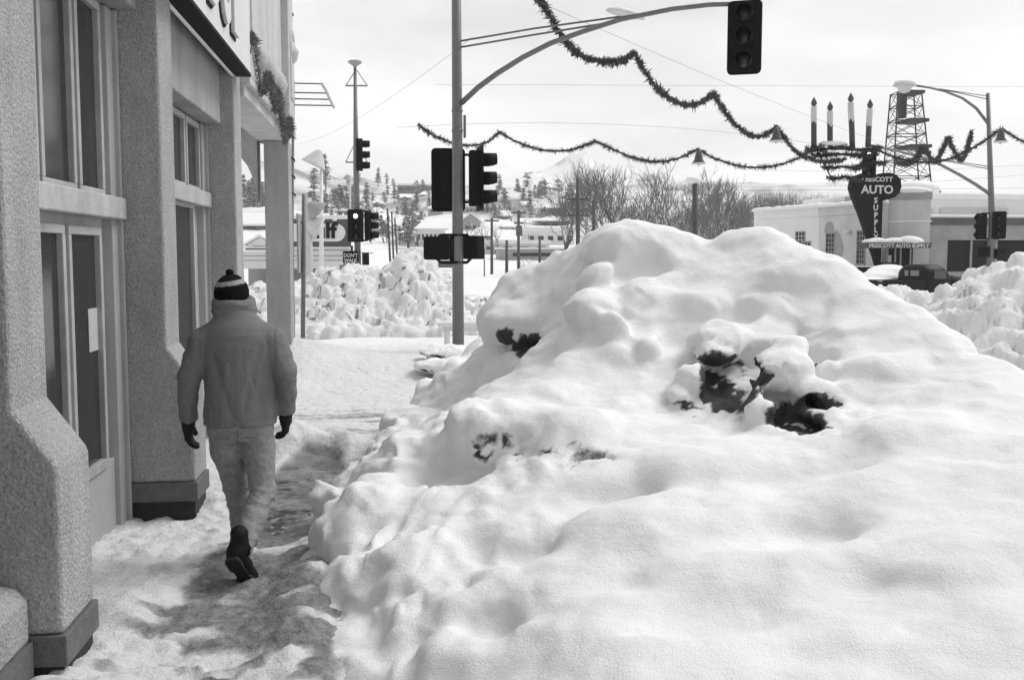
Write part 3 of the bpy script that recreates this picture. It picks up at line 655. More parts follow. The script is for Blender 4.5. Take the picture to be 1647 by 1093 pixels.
# fascia sign over the second bay
sg = thing('fascia_sign', (-1.36, 7.0, 3.55), 'long pale fascia sign with raised letters over the storefront door', 'sign')
SX = -1.36; SZ = 3.55
w = MB(); w.box((SX-.10, 3.9, SZ+.02), (SX, 10.42, 5.4)); w.build('sign_board', M['signface'], sg, .004)
w = MB(); w.box((SX-.16, 3.9, SZ-.01), (SX+.004, 10.44, SZ+.02)); w.build('bottom_tray', M['signdark'], sg)
w = MB(); w.tube([(SX-.155, 3.9, SZ-.02), (SX-.155, 10.43, SZ-.02)], .016, 6); w.build('edge_trim', M['white'], sg)
w = MB(); w.box((SX-.14, 3.9, SZ+.02), (SX-.10, 10.40, 5.3)); w.build('back_panel', M['signdark'], sg)
w = MB(); mt = Matrix(((0, -1, 0, SX+.005), (1, 0, 0, 8.45), (0, 0, 1, 3.50), (0, 0, 0, 1)))
for i, ch in enumerate('EGDOL'):
    m_ = mt.copy(); m_[1][3] = 9.30-i*.52; m_[2][3] = 3.74
    add_text(w, ch, m_, 1.15, .035, .03, .55)
w.build('raised_letters', [M['white_letter']], sg)
w = MB()
for i, ch in enumerate('EGDOL'):
    m_ = mt.copy(); m_[1][3] = 9.27-i*.52; m_[2][3] = 3.72; m_[0][3] = SX-.02
    add_text(w, ch, m_, 1.15, .03, .045, .55)
w.build('letter_backing', [M['signdark']], sg)
# paper notice taped in the door
p0 = onx(150, 497, -1.795); p1 = onx(172, 560, -1.795)
w = MB(); w.box((XR-.028, p0.y, p1.z), (XR-.024, p1.y, p0.z)); tag(w.build('notice', M['paper']), 'paper notice taped inside the dark glass of the nearer door', 'notice')

# ================================================================== PERSON
PX = at(386, 640, 5.97).x; PY = 5.97
per = thing('person', (PX, PY, 0), 'person in a grey jacket, striped beanie and jeans walking away on the slushy pavement', 'person')
per.scale = (.995, .995, .995)
def L(x, y, z): return (PX+x, PY+y, z)
def build_vol(vol, name, mats, parent, disp=None, mi=None, attr=None):
    V, F = vol.mesh(); N = vnormals(V, F)
    if disp is not None: V = V+N*disp(V, N)[:, None]
    m = mi(V, F) if mi else None
    return np_mesh(name, V, F, mats, parent, mi=m)
def prof_vol(vol, prof, k=.03):
    """stacked elliptical sections: (z, cx, cy, a, b)"""
    p = np.array(prof, float); Z = vol.Z[0, 0, :]; g = [np.interp(Z, p[:, 0], p[:, i])[None, None, :] for i in range(1, 5)]
    X = (vol.X-PX-g[0]); Y = (vol.Y-PY-g[1]); q = np.sqrt((X/g[2])**2+(Y/g[3])**2); d = (q-1)*np.minimum(g[2], g[3])
    d = np.maximum(d, np.maximum(p[0, 0]-vol.Z, vol.Z-p[-1, 0])); vol.op(d.astype(np.float32), k)
HIPL, KNL, ANL = (-.088, 0, .86), (-.052, .11, .475), (-.03, .24, .12)
HIPR, KNR, ANR = (.088, 0, .86), (.128, -.07, .475), (.040, -.41, .245)
SHL, ELL, WRL = (-.200, 0, 1.385), (-.278, -.02, 1.13), (-.300, .05, .875)
SHR, ELR, WRR = (.195, 0, 1.385), (.262, -.03, 1.15), (.250, .07, .905)
def P3(p): return L(*p)
HC = (-.045, .075, 1.585)
# body: one continuous surface from head to ankles under the clothes
v = Vol(L(-.4, -.42, .02), L(.4, .42, 1.75), .010)
v.chain([(L(0, 0, .88), .088), (L(0, 0, 1.05), .10), (L(0, .01, 1.28), .105)], .05); v.chain([(L(-.16, 0, 1.36), .045), (L(0, 0, 1.36), .06), (L(.16, 0, 1.36), .045)], .04)
v.chain([(L(0, .02, 1.40), .06), (L(-.03, .055, 1.53), .052)], .03); v.ell(L(*HC), (.073, .092, .105), .03)
v.ell(L(HC[0], HC[1]+.06, HC[2]-.055), (.045, .045, .045), .03)
v.cone(L(HC[0]-.005, HC[1]+.093, HC[2]+.02), L(HC[0]-.005, HC[1]+.113, HC[2]-.015), .010, .014, .012)      # nose
for s in (-1, 1):
    v.ell(L(HC[0]+s*.075, HC[1]+.0, HC[2]-.005), (.012, .02, .03), .01)                      # ears
    v.ell(L(HC[0]+s*.030, HC[1]+.092, HC[2]+.015), (.014, .01, .009), .006, True)            # eye sockets
    v.ell(L(HC[0]+s*.030, HC[1]+.084, HC[2]+.015), (.011, .011, .010), .003)
v.ell(L(HC[0], HC[1]+.112, HC[2]-.05), (.022, .012, .003), .004, True)                       # mouth
for a, b_, c in ((HIPL, KNL, ANL), (HIPR, KNR, ANR)): v.chain([(P3(a), .060), (P3(b_), .045), (P3(c), .032)], .02)
for a, b_, c in ((SHL, ELL, WRL), (SHR, ELR, WRR)): v.chain([((P3(a)[0]*.9+PX*.1, PY, 1.35), .04), (P3(b_), .034), (P3(c), .026)], .015)
bd = build_vol(v, 'body', M['skin'], per)
# trousers
v = Vol(L(-.3, -.42, .06), L(.3, .42, .95), .0075)
prof_vol(v, [(.76, 0, 0, .165, .105), (.84, 0, -.005, .178, .125), (.93, 0, 0, .172, .12)], .02)
v.chain([(L(-.085, 0, .84), .098), (L(-.082, .02, .70), .092), (P3(KNL), .072), (L(-.040, .17, .30), .063), (L(-.028, .225, .13), .066)], .025)
v.chain([(L(.085, 0, .84), .098), (L(.098, 0, .70), .092), (P3(KNR), .073), (L(.095, -.23, .35), .063), (L(.048, -.38, .235), .066)], .025)
v.cone(L(.0, -.10, .70), L(.0, -.135, .79), .02, .012, .03, True)
def dj(V, N):
    z = V[:, 2]; kn = np.exp(-((z-.47)/.07)**2)+np.exp(-((z-.24)/.10)**2)*1.3+.35
    q = V.copy(); q[:, 2] += .35*np.abs(V[:, 0]-PX)
    return (fbm(q*np.array([.6, .6, 2.3]), 16, 41, 3)*.0065*kn+fbm(V, 30, 42, 2)*.0018)
build_vol(v, 'jeans', M['jeans'], per, dj)
w = MB(); w.tube([L(.04, -.126, .795), L(.08, -.130, .788), L(.12, -.118, .795)], .0025, 5); w.tube([L(-.12, -.118, .795), L(-.08, -.130, .788), L(-.04, -.126, .795)], .0025, 5); w.tube([L(0, -.125, .84), L(0, -.130, .79), L(0, -.118, .74)], .0025, 5)
w.build('pocket_seam', M['plinth'], per)
# jacket
v = Vol(L(-.42, -.3, .80), L(.42, .3, 1.60), .0075)
prof_vol(v, [(.852, .0, 0, .206, .140), (.90, 0, 0, .207, .142), (1.02, 0, 0, .196, .140), (1.16, 0, 0, .200, .145), (1.30, 0, 0, .213, .15), (1.37, 0, .0, .203, .14), (1.415, -.004, .004, .178, .125), (1.46, -.012, .012, .135, .10), (1.52, -.02, .025, .088, .085)], .03)
v.chain([(L(-.150, 0, 1.370), .066), (L(-.200, -.005, 1.335), .072), (P3(ELL), .062), (L(-.298, .02, 1.0), .058), (L(-.302, .05, .895), .057)], .022, 1.08)
v.chain([(L(.150, 0, 1.370), .066), (L(.196, -.005, 1.335), .072), (P3(ELR), .062), (L(.268, .02, 1.03), .057), (L(.250, .06, .925), .056)], .022, 1.08)
v.ell(L(0, 0, .84), (.17, .11, .035), .01, True)
v.cone(L(-.303, .055, .86), L(-.302, .05, .905), .045, .045, .01, True); v.cone(L(.249, .065, .885), L(.250, .06, .93), .044, .044, .01, True)
def djk(V, N):
    x = V[:, 0]-PX; y = V[:, 1]-PY; z = V[:, 2]; back = sstep(.02, -.05, y)
    d = fbm(V*np.array([1.6, 1, .55]), 7, 51, 4)*.012*sstep(1.45, 1.2, z)
    for x0, z0, x1, z1, w_, a in ((-.13, 1.25, -.02, .90, .020, -.010), (.13, 1.30, .04, .95, .022, -.010), (-.05, 1.2, -.09, .87, .02, .006), (.10, 1.1, .16, .88, .016, -.005), (.02, 1.3, .02, .95, .02, .004), (-.17, 1.0, -.08, .88, .014, -.004)):
        dx, dz = x1-x0, z1-z0; t = np.clip(((x-x0)*dx+(z-z0)*dz)/(dx*dx+dz*dz), 0, 1); q = np.hypot(x-x0-t*dx, z-z0-t*dz); d += a*np.exp(-(q/w_)**2)*back
    arm = sstep(.22, .25, np.abs(x)); d += arm*fbm(V*np.array([.5, .5, 2.0]), 13, 52, 3)*.006
    seam = np.exp(-((np.abs(x)-.208)/.006)**2)*sstep(1.2, 1.26, z)*sstep(1.44, 1.40, z)*back; d -= seam*.005
    hem = np.exp(-((z-.885)/.005)**2)*sstep(.24, .22, np.abs(x)); d -= hem*.003
    return d
jk = build_vol(v, 'jacket', M['jacket'], per, djk)
v = Vol(L(-.22, -.14, 1.44), L(.16, .26, 1.66), .006)      # stand-up collar rolled round the neck
CC = (-.028, .045)
for i in range(28):
    a = 2*math.pi*i/28; b_ = 2*math.pi*(i+1)/28
    def cp(t, r, z): return L(CC[0]+r*1.12*math.cos(t), CC[1]+r*math.sin(t), z+.018*math.sin(t)*1.0+.004*math.sin(3*t))
    v.cone(cp(a, .088, 1.505), cp(b_, .088, 1.505), .024, .024, .02); v.cone(cp(a, .085, 1.55), cp(b_, .085, 1.55), .025, .025, .018)
build_vol(v, 'collar', M['jacket'], jk, lambda V, N: fbm(V*np.array([1, 1, 2]), 14, 55, 3)*.006)
# beanie
v = Vol(L(-.17, -.08, 1.53), L(.09, .22, 1.80), .0045)
v.ell(L(HC[0], HC[1], HC[2]+.022), (.091, .108, .106), .01); v.cone(L(HC[0], HC[1], HC[2]-.06), L(HC[0], HC[1], HC[2]+.02), .093, .094, .02, sy=1.15)
v.ell(L(HC[0], HC[1]+.005, HC[2]-.055), (.073, .088, .06), .01, True)
v.ell(L(HC[0]-.008, HC[1]-.005, HC[2]+.138), (.022, .022, .020), .006)
def bm(V, F):
    c = V[F].mean(1); z = c[:, 2]+.16*(PX+HC[0]-c[:, 0])*.8+.25*(PY+HC[1]-c[:, 1])*.3; return ((z > HC[2]+.068) & (z < HC[2]+.094)).astype(int)
build_vol(v, 'beanie', [M['beanie_dk'], M['beanie_lt']], per, lambda V, N: fbm(V, 60, 57, 2)*.0018+.0012*np.sin(np.arctan2(V[:, 1]-PY-HC[1], V[:, 0]-PX-HC[0])*44), bm)
# gloves: palm, four curled fingers of different lengths and a thumb
def glove(wr, dirv, side, curl, name='glove'):
    wr = Vector(L(*wr)); d = Vector(dirv).normalized(); f = Vector((0, 1, 0)); f = (f-d*f.dot(d)).normalized(); s = d.cross(f).normalized()*side   # s: away from the body
    v = Vol(tuple(wr-Vector((.11, .12, .22))), tuple(wr+Vector((.11, .14, .09))), .0036)
    v.cone(wr-d*.03, wr+d*.045, .042, .036, .015, sy=1.1)
    for k in (-1.2, -.4, .4, 1.2): v.cone(wr+d*.03+f*k*.018, wr+d*.098+f*k*.024, .025, .0195, .012)
    for k, ln in ((1.25, .070), (.42, .078), (-.42, .072), (-1.22, .056)):
        p = wr+d*.10+f*k*.024; a0 = curl*.5; rr = .0148 if ln > .06 else .013
        for j in range(3):
            a0 += curl*(.8 if j else .2); q = p+(d*math.cos(a0)-s*math.sin(a0)+f*.05*k)*ln*(.42, .33, .25)[j]
            v.cone(p, q, rr, rr*.93, .004); p = q; rr *= .94
    p = wr+d*.03+f*.035; q = p+(d*.75+f*.6-s*.3).normalized()*.045; r_ = q+(d*.95+f*.15-s*.4).normalized()*.034
    v.cone(p, q, .021, .017, .012); v.cone(q, r_, .017, .0145, .004)
    o = build_vol(v, name, M['glove'], per, lambda V, N: fbm(V, 40, 61, 2)*.0012); return o
glove((-.303, .055, .865), (-.02, .12, -1), -1, .50); glove((.249, .07, .895), (-.03, .25, -1), 1, .62)
# boots
def boot(ankle, heel, toe, up, name='boot'):
    v = Vol(tuple(np.minimum(np.minimum(L(*ankle), L(*heel)), L(*toe))-.10), tuple(np.maximum(np.maximum(L(*ankle), L(*heel)), L(*toe))+.12), .005)
    A = Vector(L(*ankle)); H_ = Vector(L(*heel)); T = Vector(L(*toe)); ax = (T-H_).normalized(); U = Vector(up); U = (U-ax*U.dot(ax)).normalized()
    v.cone(A+Vector((0, 0, .07)), A, .050, .047, .03); v.cone(A, H_+U*.045, .047, .043, .03); v.cone(H_+U*.05, H_+ax*.11+U*.05, .043, .046, .03); v.cone(H_+ax*.11+U*.045, T-ax*.05+U*.038, .046, .044, .03); v.cone(T-ax*.06+U*.034, T+U*.028, .044, .033, .03)
    o = build_vol(v, name, M['boot'], per, lambda V, N: fbm(V, 22, 62, 3)*.003)
    S_ = ax.cross(U).normalized(); m = MB()
    for t0, t1, w_, h in ((-.045, .055, .040, .028), (.055, .135, .034, .014), (.135, .255, .048, .018)):
        n = 10; poly = []
        for i in range(2*n):
            a = 2*math.pi*i/(2*n); tt = (t0+t1)/2+(t1-t0)/2*1.08*max(-1, min(1, 1.25*math.cos(a))); ww = w_*max(-1, min(1, 1.2*math.sin(a)))
            poly.append(H_+ax*tt+S_*ww-U*(.004))
        m.prism(poly, -U*h*.9, 0)
    m.build('sole', M['sole'], o, .003); return o
boot((.040, -.41, .245), (.022, -.475, .185), (.088, -.31, -.015), (-.05, .75, .75))
boot((-.03, .24, .12), (-.035, .20, .028), (-.015, .42, .022), (0, 0, 1))
# ================================================================== TRAFFIC SIGNALS
def rrect(w, h, r, n=4):
    pts = []
    for cx, cz, a0 in ((w/2-r, h/2-r, 0), (-w/2+r, h/2-r, 90), (-w/2+r, -h/2+r, 180), (w/2-r, -h/2+r, 270)):
        for i in range(n+1):
            a = R(a0+90*i/n); pts.append((cx+r*math.cos(a), cz+r*math.sin(a)))
    return pts
def signal_head(c, fwd, parent, lit=-1, plate=(.56, 1.04), h=.90, name='signal_head'):
    """three-lens head centred at c, its lenses facing fwd"""
    m = frame(c, fwd); b = MB(); poly = rrect(.26, h, .04)
    b.prism([(x, -.10, z) for x, z in poly], (0, .20, 0), mtx=m)
    hd = b.build(name, M['signal'], parent, .006)
    if plate:
        p = MB(); p.prism([(x, .055, z) for x, z in rrect(plate[0], plate[1], .07)], (0, .012, 0), mtx=m)
        for z in (-.3, .3): p.box((-.10, .0, z-.008), (.10, .05, z+.008), mtx=m)
        p.build('backplate', M['signal'], hd)
    for i, dz in enumerate((h/3, 0, -h/3)):
        l = MB(); prf = [(.102, .0), (.10, .012), (.06, .026), (.01, .032)]; prf = [(a*.66, b_) for a, b_ in prf] if i == lit else prf
        l.lathe(prf, 18, mtx=m @ Matrix.Translation((0, .10, dz)) @ Matrix.Rotation(R(-90), 4, 'X'))
        l.build('lens', M['lit'] if i == lit else M['lens'], hd)
        v = MB(); n = 16; vs = []
        for j in range(n+1):
            a = R(-60+300*j/n); ln = .24 if 0 < j < n else .12
            for r, y in ((.115, .09), (.115, .09+ln), (.107, .09+ln), (.107, .09)): vs.append(m @ Vector((r*math.cos(a), y, dz+r*math.sin(a))))
        fs = []
        for j in range(n):
            for k in range(4): fs.append((j*4+k, j*4+(k+1) % 4, (j+1)*4+(k+1) % 4, (j+1)*4+k))
        v.add(vs, fs, 0, True); v.build('visor', M['signal'], hd)
    return hd
def ped_head(c, fwd, parent, w=.42, h=.38, dpt=.16, txt=False):
    m = frame(c, fwd); b = MB(); b.prism([(x, -dpt/2, z) for x, z in rrect(w, h, .04)], (0, dpt, 0), mtx=m)
    o = b.build('pedestrian_head', M['signal'], parent, .006)
    b = MB(); b.box((-w/2, dpt/2, h/2-.03), (w/2, dpt/2+.14, h/2-.01), mtx=m); b.build('visor', M['signal'], o)
    if txt:
        t = MB(); mm = m @ Matrix.Rotation(R(180), 4, 'Z') @ Matrix.Translation((0, -dpt/2-.012, 0))
        add_text(t, "DON'T", mm @ Matrix.Translation((0, 0, .03)), .165, .004, .004, .85); add_text(t, 'WALK', mm @ Matrix.Translation((0, 0, -.13)), .165, .004, .004, .85)
        t.build('lettering', M['white_letter'], o)
    return o
def px_tube(mb, pts, r, n=8):
    P_ = [at(u, v, Y) for u, v, Y in pts]; mb.tube(P_, r, n); return P_
# --- near pole with mast arm
Y0 = 16.8
b = at(737, 557, Y0); root = thing('traffic_signal', (b.x, Y0, .0), 'tall grey signal pole rising beside the big snow bank with a long curved arm', 'traffic signal', 'traffic signals at the crossing')
p = MB(); p.tube([(b.x, Y0, -.1), (b.x, Y0, 3.5), (b.x-.01, Y0, 8.6)], [.098, .085, .066], 16); pole = p.build('pole', M['pole'], root)
p = MB()
for v in (178, 210):
    q = at(735, v, Y0); p.tube([(b.x, Y0, q.z-.02), (b.x, Y0, q.z+.02)], .093, 14)
q = at(750, 194, Y0); p.box((b.x+.10, Y0-.03, at(0, 212, Y0).z), (b.x+.14, Y0+.03, at(0, 174, Y0).z)); p.build('clamp', M['pole'], pole)
p = MB(); arm = [(742,166,16.75),(770,140,16.6),(800,118,16.35),(840,93,16.1),(885,70,15.8),(940,50,15.4),(1000,31,15.0),(1080,15,14.5),(1140,8,14.2),(1192,6,14.0)]
px_tube(p, arm, [.045, .044, .043, .041, .04, .038, .036, .034, .033, .033], 10); p.build('mast_arm', M['pole'], root)
p = MB(); px_tube(p, [(742,66,16.75),(860,46,16.0),(1020,24,15.0)], .016, 6); p.build('tie_rod', M['pole'], root)
p = MB(); px_tube(p, [(742,76,16.75),(860,56,16.0),(985,36,15.2)], .016, 6); p.build('tie_rod', M['pole'], root)
c = at(1198, 62, 14.0); tow = (EYE-c); tow.z = 0; tow.normalize(); tow = (Matrix.Rotation(R(-4), 3, 'Z') @ tow)
signal_head(c, tow, root, plate=(.465, 1.0), h=.93)
c = at(721, 289, Y0+.28); signal_head(c, (0.05, 1, 0), root)
c = at(766, 287, Y0+.02); signal_head(c, (1, .12, 0), root, plate=(.5, .86) if 0 else (.56, 1.04))
p = MB()
for v in (249, 325): px_tube(p, [(735, v, Y0+.05), (752, v, Y0+.05), (762, v+3 if v < 300 else v-3, Y0+.03)], .022, 8); px_tube(p, [(735, v, Y0+.05), (722, v, Y0+.25)], .022, 8)
p.build('head_bracket', M['signal'], root)
c = at(703, 399, Y0+.1); ped_head(c, (.25, 1, 0), root); c = at(759, 398, Y0+.05); ped_head(c, (.8, .6, 0), root, w=.44)
p = MB()
for v, s in ((378, 1), (422, -1)):
    for u in (703, 757): px_tube(p, [(737, v, Y0-.08), (u+(6 if u < 730 else -6), v, Y0+.02), (u, v+6*s, Y0+.08)], .026, 8)
px_tube(p, [(728, 376, Y0-.02), (728, 424, Y0-.02)], .05, 8); p.build('pedestrian_bracket', M['signal'], root)
tag_snow = MB(); q = at(1006, 24, 15.0)
tag_snow.lathe([(.02, -.04), (.16, 0), (.13, .05), (.03, .09)], 12, mtx=Matrix.Translation(q) @ Matrix.Rotation(R(12), 4, 'Y') @ Matrix.Scale(1.9, 4, (1, 0, 0))); tag_snow.build('snow_clump', M['snowlite'], root)
# --- pole across the side street (left)
Y1 = 33.0; b = at(576, 440, Y1); root = thing('traffic_signal', (b.x, Y1, -.1), 'slim signal pole with a bowl light on top, standing across the side street', 'traffic signal', 'traffic signals at the crossing')
t = at(571, 108, Y1); p = MB(); p.tube([(b.x, Y1, -.3), (b.x-.02, Y1, 4.5), (t.x, Y1, t.z)], [.11, .09, .045], 12); pole = p.build('pole', M['pole'], root)
p = MB(); p.lathe([(.03, 0), (.10, .07), (.16, .18), (.50, .42), (.52, .52), (.42, .58), (.1, .62)], 18, mtx=Matrix.Translation((t.x, Y1, t.z-.05)) @ Matrix.Scale(.42, 4)); p.build('bowl_light', M['wall_grey'], root)
for vb, vt in ((138, 112), (261, 226)):
    p = MB(); P0 = at(556, vb, Y1); P1_ = at(591, vb, Y1); P2 = at(573, vt, Y1)
    p.tube([P0, P1_], .025, 6); p.tube([P0, P2], .014, 6); p.tube([P1_, P2], .014, 6); p.build('bracing', M['pole'], root)
signal_head(at(578, 249, Y1), (1, .05, 0), root, plate=(.30, .98) if 0 else None, h=1.0)
signal_head(at(572, 363, Y1-.25), (EYE-at(572, 363, Y1)), root, lit=0, plate=(.50, 1.02))
signal_head(at(592, 363, Y1), (1, -.1, 0), root, plate=(.50, 1.0))
p = MB(); px_tube(p, [(572, 338, Y1-.2), (577, 338, Y1), (592, 340, Y1)], .03); px_tube(p, [(572, 388, Y1-.2), (577, 388, Y1), (592, 386, Y1)], .03); px_tube(p, [(566, 395, Y1-.2), (566, 438, Y1-.2)], .035); p.build('head_bracket', M['signal'], root)
ped_head(at(564, 415, Y1-.3), (EYE-at(564, 415, Y1)), root, w=.48, h=.44, txt=True); ped_head(at(588, 416, Y1), (1, .2, 0), root, w=.4, h=.4)
# --- pole in front of the shop on the right
Y2 = 37.0; b = at(1593, 420, Y2); root = thing('traffic_signal', (b.x, Y2, -.6), 'signal pole on the right carrying two curved arms over the street by the shop', 'traffic signal', 'traffic signals at the crossing')
t = at(1589, 150, Y2); p = MB(); p.tube([(b.x, Y2, -1), (b.x, Y2, 3), (t.x, Y2, t.z)], [.15, .12, .07], 12); pole = p.build('pole', M['pole'], root)
p = MB(); px_tube(p, [(1590,200,37),(1570,174,36.8),(1548,158,36.4),(1520,147,36),(1495,141,35.6),(1468,137,35.2)], [.06,.055,.05,.045,.04,.04]); p.build('lamp_arm', M['pole'], root)
for q_ in ([(1590,160,37),(1520,145,36)], [(1590,155,37),(1510,143,35.8)], [(1592,272,37),(1505,256,35)], [(1592,268,37),(1498,254,35)]): p = MB(); px_tube(p, q_, .018, 6); p.build('tie_rod', M['pole'], root)
c = at(1455, 137, 35.1); p = MB(); p.lathe([(.05, -.28), (.16, -.22), (.20, -.08), (.34, -.03), (.30, .05), (.12, .12)], 16, mtx=Matrix.Translation(c) @ Matrix.Scale(1.25, 4, (1, 0, 0)))
p.build('lamp_head', M['wall_pale'], root); p = MB(); p.lathe([(.3, .05), (.28, .12), (.1, .18), (.02, .19)], 14, mtx=Matrix.Translation(c) @ Matrix.Scale(1.3, 4, (1, 0, 0))); p.build('snow_cap', M['snowlite'], root)
p = MB(); px_tube(p, [(1592,312,37),(1570,297,36.6),(1545,282,36.2),(1515,266,35.7),(1480,252,35.1),(1440,242,34.4),(1402,234,33.8)], [.07,.065,.06,.055,.05,.045,.04]); p.build('mast_arm', M['pole'], root)
c = at(1398, 262, 33.8); signal_head(c, EYE-c, root, lit=0, plate=(.46, 1.02))
c = at(1607, 362, Y2-.2); signal_head(c, EYE-c, root, plate=(.5, 1.04)); c = at(1580, 364, Y2); signal_head(c, (-1, -.35, 0), root, plate=(.5, 1.0), h=.98)
p = MB(); 
for v in (343, 384): px_tube(p, [(1607, v, Y2-.2), (1592, v, Y2), (1580, v, Y2)], .03)
p.build('head_bracket', M['signal'], root); ped_head(at(1583, 405, Y2), (-1, -.6, 0), root); ped_head(at(1607, 408, Y2-.1), (.3, -1, 0), root)

# ================================================================== GARLANDS
def needles(mb, pts, rad, dens, ln, seed, mi=0):
    r = random.Random(seed); pts = [Vector(p) for p in pts]
    for a, b_ in zip(pts[:-1], pts[1:]):
        L_ = (b_-a).length; t = (b_-a).normalized(); o = t.orthogonal().normalized(); q = t.cross(o)
        rad0 = rad; fz = r.uniform(.72, 1.22)
        for i in range(max(1, int(L_*dens*fz))):
            rad = rad0*fz*(1.5 if r.random() < .06 else 1.0); p = a+(b_-a)*r.random(); w = r.uniform(0, 6.283); dr = o*math.cos(w)+q*math.sin(w); k = rad*r.uniform(.55, 1.25)
            base = p+dr*rad*r.uniform(0, .35); tip = p+dr*k+t*r.uniform(-.7, .7)*rad+Vector((0, 0, r.uniform(-.2, .1)*rad)); s = t.cross(dr)*ln*r.uniform(.5, 1.2)+t*ln*r.uniform(-.5, .5)
            o_ = len(mb.v); mb.v += [tuple(base-s), tuple(base+s), tuple(tip+s*.35), tuple(tip-s*.35)]; mb.f.append([o_, o_+1, o_+2, o_+3]); mb.m.append(mi); mb.sm.append(False)
        rad = rad0
def smooth_path(pts, per=5):
    out_ = []; n = len(pts)
    for i in range(n-1):
        p0, p1, p2, p3 = pts[max(i-1, 0)], pts[i], pts[i+1], pts[min(i+2, n-1)]
        for j in range(per):
            t = j/per; out_.append(.5*((2*p1)+(p2-p0)*t+(2*p0-5*p1+4*p2-p3)*t*t+(3*p1-p0-3*p2+p3)*t**3))
    return out_+[pts[-1]]
def garland(label, px, Ya, Yb, rad, seed, dens=330, swags=None, group='garlands over the street'):
    """px split at the peaks so that each swag hangs smoothly between sharp tops"""
    n = sum(len(s) for s in px)-len(px)+1; k = 0; mb = MB()
    tot = n-1
    for s in px:
        P_ = []
        for i, (u, v) in enumerate(s): P_.append(at(u, v, Ya+(Yb-Ya)*(k+i)/tot))
        k += len(s)-1; Q = smooth_path(P_, 4); needles(mb, Q, rad, dens, rad*.16, seed+k); mb.tube(Q, rad*.28, 5)
    o = mb.build('garland', M['garland']); return tag(o, label, 'garland', group)
A = [[(672,200),(686,211),(700,219),(730,231),(760,234),(785,228),(803,212)],[(803,212),(830,228),(865,240),(900,243),(930,238),(957,227)],[(957,227),(985,240),(1020,254),(1055,260),(1090,255),(1122,240)],[(1122,240),(1150,255),(1190,267),(1230,269),(1270,260),(1300,245),(1325,232)]]
garland('lower tinsel garland in shallow swags from behind the near signal pole to the candles', A, 25, 28, .085, 1, 300)
B = [[(800,-140),(830,-70),(856,-14),(872,6),(890,35),(905,62),(925,83),(950,95),(980,100),(1005,96),(1020,84)],[(1020,84),(1035,112),(1055,140),(1080,160),(1105,169),(1130,164),(1147,150)],[(1147,150),(1160,170),(1180,198),(1205,216),(1225,219),(1250,204)],[(1250,204),(1262,222),(1280,243),(1305,256),(1335,260),(1360,256)]]
garland('upper tinsel garland swooping down from the top edge towards the candle ornament', B, 16, 28, .09, 2, 330)
C_ = [[(1405,238),(1425,247),(1450,256),(1485,261),(1515,259),(1545,248),(1575,232),(1612,207)],[(1612,207),(1640,225),(1680,240),(1720,235),(1760,200)]]
garland('tinsel garland curving up from the candles to the right edge past the signal pole', C_, 28, 25, .10, 3, 300)
D_ = [[(1440,262),(1462,262),(1476,252),(1484,236)],[(1484,236),(1492,246),(1500,258),(1508,256),(1516,240),(1525,222)],[(1525,222),(1533,238),(1544,256),(1552,250),(1558,230),(1563,211)]]
garland('steep zigzag tinsel garland seen end on behind the derrick tower', D_, 29, 34, .11, 4, 300)
def bell(u, v, Y, s, label):
    c = at(u, v, Y); w = MB(); w.lathe([(.02, .0), (.03, -.02), (.09, -.08), (.13, -.22), (.17, -.40), (.26, -.52), (.25, -.54), (.10, -.50)], 16, mtx=Matrix.Translation(c) @ Matrix.Scale(s, 4))
    r_ = thing('bell_ornament', c, label, 'bell', 'bells on the garlands'); w.build('bell', M['bell'], r_)
    w = MB(); w.lathe([(.262, -.545), (.275, -.52), (.262, -.50)], 16, mtx=Matrix.Translation(c) @ Matrix.Scale(s, 4)); w.lathe([(.02, -.62), (.05, -.58), (.02, -.54)], 8, mtx=Matrix.Translation(c) @ Matrix.Scale(s, 4)); w.build('rim', M['wall_pale'], r_)
bell(1124, 240, 26.8, .72, 'small bell hanging from the last peak of the lower garland')
bell(1249, 204, 25, .68, 'bell hanging from the last peak of the upper garland, left of the candles')
bell(1610, 206, 25.5, .68, 'bell at the right edge where the right garland meets its wire')
# candle ornament
Yc = 28; cen = at(1362, 240, Yc); orn = thing('candle_ornament', cen, 'street ornament of four tall candles on stacked rows of tinsel', 'ornament')
for u, vf, vt, vb in ((1309,157,172,240),(1335,166,179,236),(1371,152,165,240),(1396,161,175,237)):
    c0 = at(u, vb, Yc); c1 = at(u+(2 if u < 1390 else -2)*0, vt, Yc); vm = vt+(vb-vt)*.30; cm = at(u, vm, Yc); w = MB()
    lean = {1371: .05, 1396: -.06}.get(u, 0)
    w.tube([c0, cm+Vector((-lean*.6, 0, 0))], .078, 12); cd_ = w.build('candle', M['candle'], orn)
    w = MB(); rnd = random.Random(u); n = 12; vs = []; fs = []
    top = c1+Vector((-lean, 0, 0)); ccm = cm+Vector((-lean*.6, 0, 0))
    for j in range(n):
        a = 6.283*j/n; dr = Vector((math.cos(a), math.sin(a), 0))*.084
        vs += [ccm+dr+Vector((0, 0, -.02-rnd.random()*.16)), top+dr, top+dr*.6+Vector((0, 0, .01))]
    for j in range(n):
        k = (j+1) % n; fs += [(j*3, k*3, k*3+1, j*3+1), (j*3+1, k*3+1, k*3+2, j*3+2)]
    fs.append([j*3+2 for j in range(n)]); w.add(vs, fs, 0, False); w.build('wax_top', M['wall_pale'], cd_)
    w = MB(); w.lathe([(.02, 0), (.07, .05), (.085, .11), (.05, .19), (.012, .27)], 12, mtx=Matrix.Translation(top)); w.build('flame', M['bell'], cd_)
